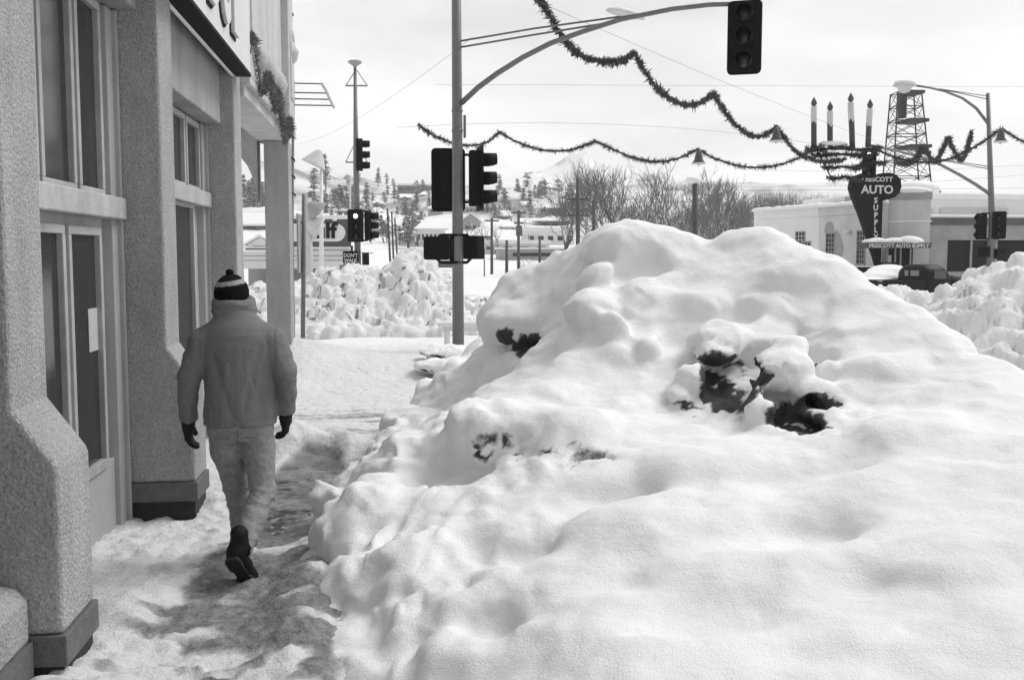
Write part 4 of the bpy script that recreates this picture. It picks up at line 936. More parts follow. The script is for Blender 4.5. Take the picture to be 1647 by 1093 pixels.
for i, (u0, u1, v, rad) in enumerate(((1296,1416,239,.10),(1305,1412,249,.11),(1322,1398,269,.10),(1330,1392,286,.10),(1385,1425,262,.09))):
    w = MB(); P_ = [at(u0+(u1-u0)*j/8, v+(3 if i == 0 else 1)*math.sin(j*1.3), Yc+.1*math.sin(j)) for j in range(9)]; needles(w, P_, rad, 420, rad*.16, 70+i); w.tube(P_, rad*.3, 5); w.build('tinsel_row', M['garland'], orn)
w = MB(); w.tube([at(1313, 240, Yc), at(1340, 292, Yc)], .02, 5); w.tube([at(1410, 240, Yc), at(1388, 292, Yc)], .02, 5); w.tube([at(1296, 240, Yc+.05), at(1416, 240, Yc+.05)], .025, 5); w.build('ornament_frame', M['signdark'], orn)
w = MB(); w.lathe([(.35, 0), (.42, .05), (.3, .11), (.05, .13)], 12, mtx=Matrix.Translation(at(1340, 234, Yc)) @ Matrix.Scale(.35, 4, (0, 1, 0))); w.build('snow_cap', M['snowlite'], orn)
# wires
def wire(a, b_, sag, r=.004, label='thin wire crossing the sky', n=18, parent=None):
    P0 = at(*a); P1_ = at(*b_); w = MB(); w.tube([P0.lerp(P1_, i/n)-Vector((0, 0, sag*4*(i/n)*(1-i/n))) for i in range(n+1)], r*.55, 4); o = w.build('wire', M['wire']); return tag(o, label, 'wire', 'overhead wires')
wire((700,136,40),(1700,140,40),.0,.009,'long level wire high across the sky behind both garlands')
wire((815,-20,16),(1420,290-60,28.5),.1,.006,'thin support wire running just above the upper garland')
wire((640,205,25),(1360,240,28),-.35,.006,'thin support wire running above the lower garland')
wire((480,232,45),(760,60,17),.3,.007,'faint wire rising from the rooftops to the near pole')
wire((600,298,120),(1800,300,70),.4,.018,'lower wire passing behind the bare trees')
wire((600,318,120),(1800,318,70),.4,.018,'lowest wire passing behind the bare trees')
wire((1180,272,70),(1700,262,60),.3,.012,'wire above the auto shop roof')
wire((1180,300,70),(1700,276,60),.3,.012,'second wire just above the auto shop roof')

# ================================================================== small street things
w = MB(); px_tube(w, [(487,560,16.5),(488,440,16.5),(489,312,16.5)], [.036,.035,.034], 10); r_ = thing('sign_post', at(487,560,16.5), 'thin weathered post with an edge-on sign plate beside the arcade pillar', 'post')
w.build('post', M['pole'], r_); w = MB(); q0 = at(483, 345, 16.5); q1 = at(485.5, 438, 16.5); w.box((q0.x-.025, 16.1, q1.z), (q0.x+.0, 16.9, q0.z)); w.build('sign_plate', M['wall_grey'], r_)
w = MB(); w.tube([at(484, 358, 16.5), at(489, 358, 16.5)], .014, 6); w.tube([at(484, 425, 16.5), at(489, 425, 16.5)], .014, 6); w.build('bolt', M['signal'], r_)
# barrier behind the near pole
r_ = thing('barrier', at(748, 557, 18.2), 'low white timber barrier with snow on its rail behind the signal pole', 'barrier'); Yb = 18.2
za = at(0, 527, Yb).z; zb = at(0, 536, Yb).z; xl = at(712, 530, Yb).x; xr = at(800, 530, Yb).x
w = MB(); w.box((xl, Yb-.03, zb-.03), (xr, Yb+.03, za-.02)); w.build('rail', M['white'], r_, .008)
for u in (719, 774):
    x_ = at(u, 550, Yb).x; w = MB(); w.tube([(x_, Yb-.18, .0), (x_, Yb, za-.06)], .045, 4, smooth=False); w.tube([(x_, Yb+.2, .0), (x_, Yb, za-.06)], .045, 4, smooth=False); w.build('leg', M['white'], r_)
v_ = Vol((xl-.1, Yb-.15, za-.08), (xr+.1, Yb+.15, za+.16), .025)
for i in range(9): v_.ell((xl+(xr-xl)*i/8, Yb, za+.0), (.14, .07, .05), .05)
V, F = v_.mesh(); np_mesh('snow_cap', V, F, M['snowlite'], r_)
# two snow slabs at the foot of the pole
def slab(c, r, name, label, seed):
    lo = (c[0]-r[0]*1.5, c[1]-r[1]*1.5, c[2]-r[2]*2.2); hi = (c[0]+r[0]*1.5, c[1]+r[1]*1.5, c[2]+r[2]*1.9); v_ = Vol(lo, hi, .022)
    v_.ell(c, r, .05); v_.ell((c[0]+r[0]*.5, c[1], c[2]+.02), (r[0]*.6, r[1]*.8, r[2]*.9), .06); v_.ell((c[0]+r[0]*.15, c[1]+.1, c[2]-r[2]*1.1), (r[0]*.75, r[1]*.7, r[2]*.9), .02)
    V, F = v_.mesh(); N = vnormals(V, F); V = V+N*(fbm(V, 4, seed, 4)*.05)[:, None]; d_ = sstep(-.1, -.6, N[:, 2])*sstep(-.3, .2, fbm(V, 9, seed+1, 3))  # dark tone on downward-facing faces, broken up by noise
    return tag(np_mesh(name, V, F, M['snow'], attrs={'dark_tone': d_, 'wet': d_*0}), label, 'snow slab', 'snow slabs by the pole')
c = at(718, 585, 14.6); slab((c.x, c.y, c.z-.02), (.46, .45, .12), 'snow_slab', 'flat snow capped slab with a dark underside left of the signal pole foot', 81)
c = at(710, 566, 15.4); slab((c.x, c.y, c.z), (.34, .4, .08), 'snow_slab', 'smaller snow slab just behind the flat one at the pole foot', 85)
# garland remains on the arcade front
w = MB(); pts_ = [Vector((-1.37, 10.5+i*.17, 3.78+.14*math.sin(i*.9)-.012*i)) for i in range(26)]
for k in range(3): needles(w, [p+Vector((0, 0, .09*k*math.sin(k+i*.5))) for i, p in enumerate(pts_) if (i//5+k) % 3 != 0], .055, 230, .007, 90+k)
w.tube(pts_, .010, 5); tag(w.build('garland', M['twig']), 'patchy dry garland clinging to the front of the stucco arcade', 'garland')
# television aerial beyond the building
r_ = thing('aerial', (-2.3, 21, 0), 'rooftop aerial with four thin rods beyond the arcade', 'aerial'); w = MB(); Ya = 21
w.tube([at(517, 134, Ya), at(524, 145, Ya), at(537, 174, Ya)], .03, 6); 
w.build('boom', M['wall_pale'], r_); w = MB()
for i, (ul, ur, v) in enumerate(((470,520,135),(470,524,150),(470,529,160),(470,534,170))): w.tube([at(ul, v-1, Ya), at(ur, v, Ya)], .014, 5)
w.build('rod', M['wire'], r_); w = MB(); w.tube([at(472, 130, Ya), at(470, 380, Ya), Vector((at(470, 400, Ya).x, Ya, -.1))], .03, 6); w.build('mast', M['pole'], r_)
# ================================================================== AUTO SHOP (right)
G2 = -.55
def wq(a, b_, z0, z1, th=.25):
    """wall slab from plan point a to b_ (ccw seen from above puts the thickness behind)"""
    a = Vector((a[0], a[1], 0)); b_ = Vector((b_[0], b_[1], 0)); t = (b_-a).normalized(); n = Vector((-t.y, t.x, 0))*th
    return [a+Vector((0, 0, z0)), b_+Vector((0, 0, z0)), b_+n+Vector((0, 0, z0)), a+n+Vector((0, 0, z0))], Vector((0, 0, z1-z0)), t, n
def onplane(u, v, a, b_):
    """point where the sight line meets the vertical plane through a, b_"""
    d = ray(u, v); t = Vector((b_[0]-a[0], b_[1]-a[1], 0)); n = Vector((t.y, -t.x, 0)); k = ((Vector((a[0], a[1], 0))-EYE).dot(n))/(d.dot(n)); return EYE+d*k
A1 = at(1216, 340, 54); A2 = at(1318, 330, 49.0); A3 = at(1421, 322, 44.6); A4 = at(1496, 312, 44.0); A5 = at(1700, 312, 45.5)
shop = thing('auto_shop', (A3.x, A3.y, G2), 'stucco auto parts shop with arched side windows and a snow covered door canopy', 'building')
def slab_wall(name, a, b_, z0, z1, m, parent, th=.3, bevel=0):
    poly, d, t, n = wq(a, b_, z0, z1, th); w = MB(); w.prism(poly, d); return w.build(name, m, parent, bevel)
P_ = lambda q: (q.x, q.y)
zt1 = A1.z; zt2 = at(1421, 322, 44.6).z
slab_wall('white_wing_wall', P_(A1), P_(A2), G2, zt1+.05, M['wall_white'], shop); slab_wall('side_wall', P_(A2), P_(A3), G2, zt1+.05, M['wall_pale'], shop)
w = MB(); w.prism([(A1.x, A1.y, G2), (A1.x, A1.y+.0, zt1), (A1.x+11, A1.y+3, zt1), (A1.x+11, A1.y+3, G2)], (0, .3, 0)); w.build('rear_wall', M['wall_white'], shop)
# parapet bands
for a, b_, m in ((A1, A2, 'wall_white'), (A2, A3, 'wall_pale')):
    t = (Vector((b_.x, b_.y, 0))-Vector((a.x, a.y, 0))).normalized(); n = Vector((t.y, -t.x, 0))*.06
    slab_wall('parapet_band', (a.x+n.x, a.y+n.y), (b_.x+n.x, b_.y+n.y), zt1-.42, zt1+.0, M[m], shop, .05)
# tower with rounded corner
zt = at(1460, 308, 44).z; arc = []; cx, cy = A3.x+.9, A3.y+.75
for i in range(7):
    a = R(200+ i*70/6); arc.append((cx+.9*math.cos(a), cy+.9*math.sin(a)-.0))
plan = [(A3.x+.05, A3.y+4)]+arc+[(A4.x, A4.y-.1), (A4.x+.1, A4.y+5)]
w = MB(); w.prism([(x, y, G2) for x, y in plan], (0, 0, zt-.35-G2)); w.build('tower_wall', M['wall_pale'], shop)
cg = Vector((sum(p[0] for p in plan)/len(plan), sum(p[1] for p in plan)/len(plan), 0))
def off(pl, k): return [((x-cg.x)*(1+k)+cg.x, (y-cg.y)*(1+k)+cg.y) for x, y in pl]
w = MB(); w.prism([(x, y, zt-.35) for x, y in off(plan, .03)], (0, 0, .35)); w.build('parapet_band', M['wall_grey'], shop)
zl = at(1460, 355, 44).z; w = MB(); w.prism([(x, y, zl-.04) for x, y in off(plan, .04)], (0, 0, .06)); w.build('ledge', M['snowlite'], shop)
def lumpy_cap(name, poly_pts, z, h, seed, parent, m='snowlite', vs=.12):
    xs = [p[0] for p in poly_pts]; ys = [p[1] for p in poly_pts]; v_ = Vol((min(xs)-.5, min(ys)-.5, z-.25), (max(xs)+.5, max(ys)+.5, z+h*1.6+.2), vs); r = random.Random(seed)
    n = len(poly_pts)
    for i in range(n-1):
        a = Vector((*poly_pts[i], z)); b_ = Vector((*poly_pts[i+1], z)); k = max(2, int((b_-a).length/(h*1.6)))
        for j in range(k+1):
            p = a.lerp(b_, j/k); v_.ell((p.x, p.y, z+h*.1), (h*1.5, h*1.5, h*r.uniform(.6, 1.1)), h*.9)
    V, F = v_.mesh(); V[:, 2] = np.maximum(V[:, 2], z-.04); return np_mesh(name, V, F, M[m], parent)
lumpy_cap('snow_cap', [P_(A1), P_(A2), P_(A3)], zt1+.02, .17, 3, shop, vs=.07)
lumpy_cap('snow_cap', [(A3.x+.4, A3.y+.5), (A4.x-.2, A4.y+.4)], zt, .28, 4, shop, vs=.07)
c = at(1476, 300, 46); v_ = Vol((c.x-1.6, c.y-1.2, c.z-.8), (c.x+1.6, c.y+1.2, c.z+1), .1); v_.ell((c.x, c.y, c.z-.1), (1.1, .8, .38), .1); V, F = v_.mesh(); np_mesh('snow_cap', V, F, M['snowlite'], shop)
# windows of the side wall
def wall_window(a, b_, u0, u1, v0, v1, nx, nz, arch=False, name='window', dp=.03, fm='wall_pale', parent=shop):
    p0 = onplane(u0, v0, P_(a), P_(b_)); p1 = onplane(u1, v1, P_(a), P_(b_)); t = Vector((b_.x-a.x, b_.y-a.y, 0)).normalized(); n = Vector((t.y, -t.x, 0)); wdt = (Vector((p1.x-p0.x, p1.y-p0.y, 0))).length; hgt = p0.z-p1.z
    m = Matrix.Identity(4)
    for i in range(3): m[i][0] = t[i]; m[i][1] = -n[i]; m[i][2] = (0, 0, 1)[i]; m[i][3] = (p0.x, p0.y, p1.z)[i]
    w = MB(); w.box((-.06, -dp-.04, -.10), (wdt+.06, -.004, 0), mtx=m); w.box((-.05, -dp-.02, hgt), (wdt+.05, -.004, hgt+.06), mtx=m); w.box((-.05, -dp-.01, 0), (0, -.004, hgt), mtx=m); w.box((wdt, -dp-.01, 0), (wdt+.05, -.004, hgt), mtx=m)
    fr = w.build(name, M['wall_grey'], parent)
    w = MB(); w.box((0, -.012, 0), (wdt, -.003, hgt), mtx=m); w.build('glass', M['winfar'], fr); w = MB()
    for i in range(1, nx): w.box((wdt*i/nx-.02, -.03, 0), (wdt*i/nx+.02, -.013, hgt), mtx=m)
    for i in range(1, nz): w.box((0, -.028, hgt*i/nz-.018), (wdt, -.014, hgt*i/nz+.018), mtx=m)
    if nx > 1 or nz > 1: w.build('glazing_bars', M[fm], fr)
    return fr
wall_window(A2, A3, 1330, 1341, 376, 420, 3, 6, fm='wall_grey'); wall_window(A2, A3, 1380, 1390, 372, 424, 3, 7, fm='wall_grey')
wall_window(A1, A2, 1281, 1294, 374, 392, 3, 3); wall_window(A1, A2, 1291, 1303, 390, 408, 3, 3)
# bare plaster patches
def patch(a, b_, pts_, m='wall_grey', name='plaster_patch'):
    t = Vector((b_.x-a.x, b_.y-a.y, 0)).normalized(); n = Vector((t.y, -t.x, 0)); Q = [onplane(u, v, P_(a), P_(b_))+n*.004 for u, v in pts_]; w = MB(); w.prism(Q, n*.006); return w.build(name, M[m], shop)
patch(A2, A3, [(1343,372),(1346,370),(1352,378),(1356,392),(1357,402),(1354,412),(1349,418),(1345,417),(1343.5,400)], 'wall_grey'); patch(A2, A3, [(1326,374.5),(1342,374.5),(1341,362),(1338,357),(1333,356.5),(1328,360)], 'wall_grey')
w = MB(); q = onplane(1365, 374, P_(A2), P_(A3)); w.lathe([(.02, 0), (.16, .04), (.2, .12), (.12, .2)], 12, mtx=Matrix.Translation(q+Vector((-.1, -.1, -.1)))); w.build('wall_lamp', M['white'], shop)
# canopy, door
q0 = at(1393, 398, 42.4); q1 = at(1498, 396, 42.4); zc0 = at(1440, 399, 42.4).z; zc1 = at(1440, 391, 42.4).z
w = MB(); w.box((q0.x, 42.4, zc0), (q1.x, 43.27, zc1)); w.box((q0.x+1.4, 43.2, zc0+.01), (q1.x-.01, 44.2, zc1-.01)); w.box((q0.x-.05, 42.36, zc1-.03), (q1.x+.05, 43.28, zc1+.02)); w.build('canopy', M['board'], shop, .02)
w = MB(); m_ = Matrix.Translation(((q0.x+q1.x)/2, 42.38, zc0+.03)); add_text(w, 'PRESCOTT AUTO SUPPLY', m_, .235, .006, .006, 1.02); w.build('canopy_lettering', M['white_letter'], shop)
lumpy_cap('snow_cap', [(q0.x+.3, 42.8), ((q0.x+q1.x)/2, 42.85), (q1.x-.5, 42.8)], zc1+.02, .2, 8, shop, vs=.06); lumpy_cap('snow_cap', [(q1.x-1.0, 42.8), (q1.x-.55, 42.8)], zc1+.03, .26, 9, shop, vs=.06)
d0 = at(1425, 400, 43.9); d1 = at(1462, 460, 43.9)
w = MB(); w.box((d0.x, A4.y-.36, G2), (d1.x, A4.y-.12, zc0)); dr = w.build('door_recess', M['signdark'], shop)
w = MB()
for u in (1425, 1437.5, 1446, 1462): x_ = at(u, 430, 43.7).x; w.box((x_-.035, A4.y-.42, G2), (x_+.035, A4.y-.36, zc0))
w.box((at(1437.5, 0, 43.7).x, A4.y-.41, 1.0), (at(1446, 0, 43.7).x, A4.y-.37, 1.1)); w.build('door_frame', M['wall_grey'], dr)
w = MB(); w.box((at(1438, 0, 43.7).x, A4.y-.39, G2), (at(1445, 0, 43.7).x, A4.y-.37, 1.75)); w.build('door_panel', M['wall_pale'], dr)
# showroom wing facing the camera
ym = A4.y+.15; zr = at(1560, 351, 44.2).z; zr2 = at(1560, 362, 44.2).z; x0 = A4.x; x1 = A4.x+12; wx0 = at(1522, 400, 44.1).x; wz0 = at(0, 440, 44.1).z; wz1 = at(1560, 386, 44.1).z
w = MB(); w.box((x0, ym, G2), (wx0, ym+.3, zr2)); w.box((wx0, ym, wz1), (x1, ym+.3, zr2)); w.box((wx0, ym, G2), (x1, ym+.3, wz0)); w.build('showroom_wall', M['wall_grey'], shop)
w = MB(); w.box((x0, ym-.08, zr2), (x1, ym+.4, zr)); w.build('parapet_band', M['wall_dark'], shop)
w = MB(); w.box((wx0, ym+.12, wz0), (x1, ym+.16, wz1)); gl = w.build('shop_window', M['winfar'], shop); w = MB()
for u in (1522, 1562, 1602): xx_ = at(u, 400, 44.2).x; w.box((xx_-.04, ym+.02, wz0), (xx_+.04, ym+.115, wz1))
w.build('mullion', M['wall_grey'], gl)
w = MB(); w.box((x0, ym-.02, zr), (x1, ym+6, zr+.16)); w.build('roof_snow', M['snowlite'], shop, .06)
w = MB(); w.box((x0+.1, ym+6, G2), (x1+6, ym+14, at(1540, 322, 51).z)); w.build('rear_hall', M['wall_white'], shop); w = MB(); w.box((x0-.1, ym+5.8, at(1540, 322, 51).z), (x1+6.2, ym+14.2, at(1540, 312, 51).z)); w.build('roof_snow', M['snowlite'], shop, .12, 3)
w = MB(); w.box((x0+1.6, ym+5.9, at(0, 346, 51).z), (x0+3.5, ym+5.99, at(0, 328, 51).z)); w.box((x0+3.9, ym+5.9, at(0, 346, 51).z), (x0+7.6, ym+5.99, at(0, 328, 51).z)); w.build('panel', M['wall_pale'], shop)
# blade sign
bs_ = thing('blade_sign', at(1418, 460, 43.3), 'tall dark tapering blade sign lettered for the auto supply shop', 'sign'); YS = 43.30
outl = [(1368,302),(1370,291),(1376,283),(1388,278.5),(1400,280),(1408,284),(1416,279),(1430,277.5),(1442,281),(1449,289),(1450,300),(1447,310),(1440,317),(1428,321),(1420,323),(1419,350),(1418,390),(1417,442),(1415,444),(1409,420),(1396,380),(1382,340),(1372,316)]
w = MB(); w.prism([at(u, v, YS) for u, v in reversed(outl)], (0, .32, 0)); w.build('sign_body', M['board'] if 0 else M['signdark'], bs_)
w = MB()
for s_, u, v, sz, b_, sx in (('PRESCOTT',1411,292,.29,.005,1.02),('AUTO',1411,311,.50,.012,1.05)):
    add_text(w, s_, Matrix.Translation(at(u, v, YS-.012)), sz, .008, b_, sx)
for i, ch in enumerate('SUPPLY'): add_text(w, ch, Matrix.Translation(at(1408.5, 326.5+i*11.8, YS-.012)), .34, .008, .010, .95)
w.build('sign_lettering', M['white_letter'], bs_)
# derrick tower behind the shop
YD = 64; dt = thing('derrick_tower', (at(1458, 300, YD).x, YD, -.5), 'steel lattice tower with small platforms rising behind the auto shop', 'tower')
w = MB(); xb = [at(u, 300, YD).x for u in (1427, 1489)]; xt = [at(u, 150, YD).x for u in (1438, 1476)]; zb_ = at(0, 300, YD).z; zt_ = at(1457, 150, YD).z; zg_ = -.5
hb = (xb[1]-xb[0])/2; ht = (xt[1]-xt[0])/2; cxb = (xb[0]+xb[1])/2; cxt = (xt[0]+xt[1])/2; yb_ = YD
def cor(s, t, f):
    h_ = hb+(ht-hb)*f; cx_ = cxb+(cxt-cxb)*f; return Vector((cx_+s*h_*.92+t*h_*.10, yb_+t*h_*.8-s*h_*.15, zb_+(zt_-zb_)*f))
LV = [-.45, -.2, 0, .16, .32, .46, .58, .72, .86, 1.0]; CS = [(-1, -1), (1, -1), (1, 1), (-1, 1)]
for s, t in CS: w.tube([cor(s, t, -.55), cor(s, t, 1.0)], .055, 4)
w.build('leg', M['rust'], dt); w = MB()
for a, b_ in zip(LV[:-1], LV[1:]):
    for i in range(4):
        c0, c1 = CS[i], CS[(i+1) % 4]; w.tube([cor(*c0, a), cor(*c1, b_)], .022, 4); w.tube([cor(*c1, a), cor(*c0, b_)], .022, 4); w.tube([cor(*c0, b_), cor(*c1, b_)], .03, 4)
w.build('bracing', M['rust'], dt)
for f, o0, o1 in ((1.0, .15, 1.1), (.58+.14, -.3, 1.15), (.46, -.3, 1.1), (.0, -.2, 1.25)):
    c_ = cor(0, 0, f); h_ = hb+(ht-hb)*f; w = MB(); w.box((c_.x-h_*(.2 if f > .1 else 1.0), yb_-h_, c_.z-.10), (c_.x+h_*o1, yb_+h_, c_.z+.10)); w.build('platform', M['rust'], dt)
c_ = cor(0, 0, .75); w = MB(); w.box((c_.x-.45, yb_-.25, c_.z), (c_.x-.1, yb_+.25, cor(0, 0, .98).z)); w.build('ladder_cage', M['rust'], dt)

# ================================================================== VEHICLES
def wheelset(parent, m, pts, r):
    for x, y in pts:
        w = MB(); w.lathe([(r*.8, -.1), (r, -.07), (r, .07), (r*.8, .1)], 20, mtx=m @ Matrix.Translation((x, y, r)) @ Matrix.Rotation(R(90), 4, 'Y')); o = w.build('wheel', M['tyre'], parent)
        w = MB(); w.lathe([(.02, -.11), (r*.55, -.105), (r*.55, .105), (.02, .11)], 16, mtx=m @ Matrix.Translation((x, y, r)) @ Matrix.Rotation(R(90), 4, 'Y')); w.build('hub_cap', M['wall_grey'], o)
c = at(1487, 455, 36.5); zg = -.30; tr = thing('pickup_truck', (c.x, c.y, zg), 'old dark pickup truck parked behind the lumpy snow bank', 'truck')
m = frame((c.x, c.y, zg), (.965, .26, 0))   # local +Y forward
w = MB()  # cab: rounded profile across the truck
def hull(secs, mb, mi=0, n=20, e=3.2, mtx=None):
    """superellipse sections (y, zc, a, h) stacked along local Y"""
    vs = []; k = len(secs)
    for y, zc, a, h in secs:
        for j in range(n):
            t = 6.2832*j/n; cs, sn = math.cos(t), math.sin(t); vs.append(mtx @ Vector((a*math.copysign(abs(cs)**(2/e), cs), y, zc+h*math.copysign(abs(sn)**(2/e), sn))))
    fs = [(i*n+j, i*n+(j+1) % n, (i+1)*n+(j+1) % n, (i+1)*n+j) for i in range(k-1) for j in range(n)]+[tuple(reversed(range(n))), tuple(range((k-1)*n, k*n))]
    mb.add(vs, fs, mi, True)
hull([(-.62, 1.12, .60, .46), (-.60, 1.13, .74, .54), (-.5, 1.14, .79, .59), (.2, 1.14, .79, .60), (.42, 1.10, .76, .55), (.6, 1.0, .70, .42)], w, mtx=m); w.build('cab', M['truck'], tr)
w = MB(); hull([(.6, .95, .62, .40), (1.2, .92, .56, .38), (1.8, .88, .46, .34), (1.95, .85, .36, .28)], w, mtx=m); w.build('bonnet', M['truck'], tr)
w = MB()
for s in (-1, 1): hull([(.9, .62, .18, .1), (1.15, .68, .22, .28), (1.5, .70, .22, .30), (1.85, .62, .2, .15)], w, mtx=m @ Matrix.Translation((s*.72, 0, 0)))
for s in (-1, 1): hull([(-2.3, .62, .14, .1), (-2.0, .68, .17, .26), (-1.6, .70, .17, .28), (-1.2, .60, .14, .12)], w, mtx=m @ Matrix.Translation((s*.80, 0, 0)))
w.build('mudguard', M['truck'], tr)
w = MB(); w.box((-.76, -2.6, .55), (-.70, -.66, 1.13), mtx=m); w.box((.70, -2.6, .55), (.76, -.66, 1.13), mtx=m); w.box((-.76, -2.64, .55), (.76, -2.6, 1.13), mtx=m); w.box((-.76, -2.6, .5), (.76, -.66, .56), mtx=m); w.box((-.80, -2.6, 1.11), (-.68, -.66, 1.15), mtx=m); w.box((.68, -2.6, 1.11), (.80, -.66, 1.15), mtx=m); w.build('cargo_bed', M['truck'], tr)
w = MB(); w.box((-.36, -.635, 1.30), (.36, -.612, 1.50), mtx=m); rw = w.build('rear_window', M['wall_grey'], tr)
w = MB(); w.box((-.40, -.645, 1.26), (.40, -.636, 1.30), mtx=m); w.box((-.16, -.645, 1.30), (-.06, -.636, 1.5), mtx=m); w.build('window_frame', M['truck'], rw)
for x_ in (.775, -.80): w = MB(); w.box((x_, -.3, 1.20), (x_+.025, .25, 1.50), mtx=m); w.build('side_window', M['wall_dark'], tr)
w = MB(); w.box((-.6, -2.78, .5), (.6, -2.70, .6), mtx=m); w.build('bumper', M['wall_grey'], tr)
wheelset(tr, m, [(-.7, 1.4), (.7, 1.4), (-.72, -1.75), (.72, -1.75)], .36)
# snow covered car left of the pickup
c = at(1428, 462, 38.5); cr = thing('parked_car', (c.x, c.y, zg), 'parked car buried under smooth snow, just behind the pickup bed', 'car'); m = frame((c.x, c.y, zg), (.75, .66, 0))
w = MB(); hull([(-2.2, .62, .6, .2), (-2.0, .64, .8, .30), (0, .64, .86, .34), (1.7, .64, .82, .32), (2.1, .6, .66, .2)], w, mtx=m); w.build('body', M['truck'], cr)
w = MB(); hull([(-1.3, .95, .6, .1), (-.8, 1.1, .66, .30), (.4, 1.12, .66, .32), (1.0, .95, .58, .1)], w, mtx=m); w.build('cabin', M['winfar'], cr)
v_ = Vol((c.x-2.8, c.y-2.8, zg+.7), (c.x+2.8, c.y+2.8, zg+2.2), .08)
for y, z, a in ((-1.7, 1.0, .75), (-.9, 1.25, .75), (-.2, 1.45, .72), (.4, 1.42, .7), (1.1, 1.15, .7), (1.7, .95, .62)):
    q = m @ Vector((0, y, z-.05)); v_.ell(tuple(q), (a, a, .28), .25)
V, F = v_.mesh(); np_mesh('snow_cover', V, F, M['snowlite'], cr); wheelset(cr, m, [(-.72, 1.3), (.72, 1.3), (-.72, -1.3), (.72, -1.3)], .32)
# dark flatbed in front of the shop wall
c = at(1386, 440, 43.6); fb = thing('flatbed_truck', (c.x, c.y, zg), 'dark flat sided truck bed parked against the shop side wall', 'truck'); m = frame((c.x-.3, c.y-.2, zg), (.97, -.12, 0))
w = MB(); w.box((-.95, -1.7, .75), (.95, 1.35, .85), mtx=m); w.box((-.95, -1.7, .85), (-.90, 1.35, 1.55), mtx=m); w.box((.90, -1.7, .85), (.95, 1.35, 1.55), mtx=m); w.box((-.95, 1.35, .85), (.95, 1.4, 1.75), mtx=m); w.box((-.95, -1.75, .85), (.95, -1.7, 1.55), mtx=m); w.build('stake_bed', M['truck'], fb)
w = MB(); w.box((-.96, -1.7, 1.55), (-.88, 1.35, 1.60), mtx=m); w.box((.88, -1.7, 1.55), (.96, 1.35, 1.60), mtx=m); w.build('snow_line', M['snowlite'], fb)
wheelset(fb, m, [(-.8, -.9), (.8, -.9), (-.8, .7), (.8, .7)], .42)
c = at(1385, 452, 37.5); p2 = thing('parked_car', (c.x-.4, c.y, zg), 'snowy car nose with a curved bumper poking out behind the big bank', 'car'); m = frame((c.x-1.6, c.y+.8, zg), (.9, -.35, 0))
w = MB(); hull([(-2.0, .6, .6, .2), (-1.6, .64, .8, .32), (.6, .66, .82, .36), (1.5, .66, .74, .34), (1.9, .6, .6, .2)], w, mtx=m); w.build('body', M['truck'], p2); w = MB(); hull([(-1.5, 1.0, .5, .1), (-1, 1.12, .62, .32), (.2, 1.12, .62, .32), (.8, .95, .55, .1)], w, mtx=m); w.build('cabin', M['winfar'], p2)
w = MB(); w.tube([m @ Vector(q) for q in ((-.8, 1.7, .5), (-.5, 2.0, .52), (0, 2.08, .53), (.5, 2.0, .52), (.8, 1.7, .5))], .06, 8); w.build('bumper', M['wall_pale'], p2)
v_ = Vol((c.x-4.2, c.y-1.5, zg+.7), (c.x+1.2, c.y+3, zg+1.9), .08)
for y, z, a in ((-1.0, 1.4, .7), (-.1, 1.38, .65), (.8, 1.05, .62), (1.4, .95, .5)): q = m @ Vector((0, y, z-.05)); v_.ell(tuple(q), (a, a, .22), .2)
V, F = v_.mesh(); np_mesh('snow_cover', V, F, M['snowlite'], p2); wheelset(p2, m, [(-.72, 1.2), (.72, 1.2), (-.72, -1.2), (.72, -1.2)], .32)

# ================================================================== STATION AND FLOODLIGHTS (left)
YG = 56; gs = thing('petrol_station', at(480, 440, YG), 'white petrol station with a flat snowy canopy beyond the arcade', 'building')
def gbox(name, u0, u1, v0, v1, Y, dp, m, parent=gs, bevel=0):
    a = at(u0, v1, Y); b_ = at(u1, v0, Y); w = MB(); w.box((a.x, Y, a.z), (b_.x, Y+dp, b_.z)); return w.build(name, M[m], parent, bevel)
gbox('canopy', 380, 580, 406, 432, YG, 7, 'wall_white'); gbox('canopy_snow', 378, 582, 402, 406.5, YG-.1, 7.2, 'snowlite', bevel=.06)
for v in (411, 418): gbox('canopy_stripe', 380, 580, v, v+1.2, YG-.03, .02, 'wall_grey')
gbox('station_wall', 400, 575, 428, 470, YG+4, .3, 'wall_pale')
gbox('door', 523, 530, 430, 448, YG+3.9, .08, 'wall_dark'); gbox('window', 500, 516, 430, 444, YG+3.9, .08, 'wall_grey'); gbox('window', 540, 560, 430, 444, YG+3.9, .08, 'wall_grey')
for u in (496, 556): gbox('post', u, u+2, 430, 470, YG+.4, .2, 'white')
sb = thing('station_sign', at(500, 410, YG-.4), 'wide dark sign board with white oval and bold black petrol brand lettering', 'sign')
gbox('sign_board', 432, 564, 352, 397, YG-.5, .3, 'board', sb); gbox('snow_strip', 430, 566, 346, 352, YG-.55, .4, 'snowlite', sb, .05); gbox('white_strip', 432, 564, 397, 400, YG-.52, .3, 'white', sb)
gbox('lower_strip', 432, 564, 400, 405, YG-.45, .2, 'wall_pale', sb)
w = MB(); cl = at(468, 374, YG-.5); cr_ = at(541, 374, YG-.5); r0 = .47; pts_ = []
for i in range(17): a = R(-90+180*i/16); pts_.append((cr_.x+r0*math.cos(a), YG-.52, cr_.z+r0*math.sin(a)))
for i in range(17): a = R(90+180*i/16); pts_.append((cl.x+r0*math.cos(a), YG-.52, cl.z+r0*math.sin(a)))
w.prism(pts_, (0, .02, 0)); w.build('white_oval', M['white'], sb)
w = MB(); add_text(w, 'Gulf', Matrix.Translation(at(509, 382, YG-.545)), 1.12, .008, .045, 1.08); w.build('brand_lettering', M['signal'], sb)
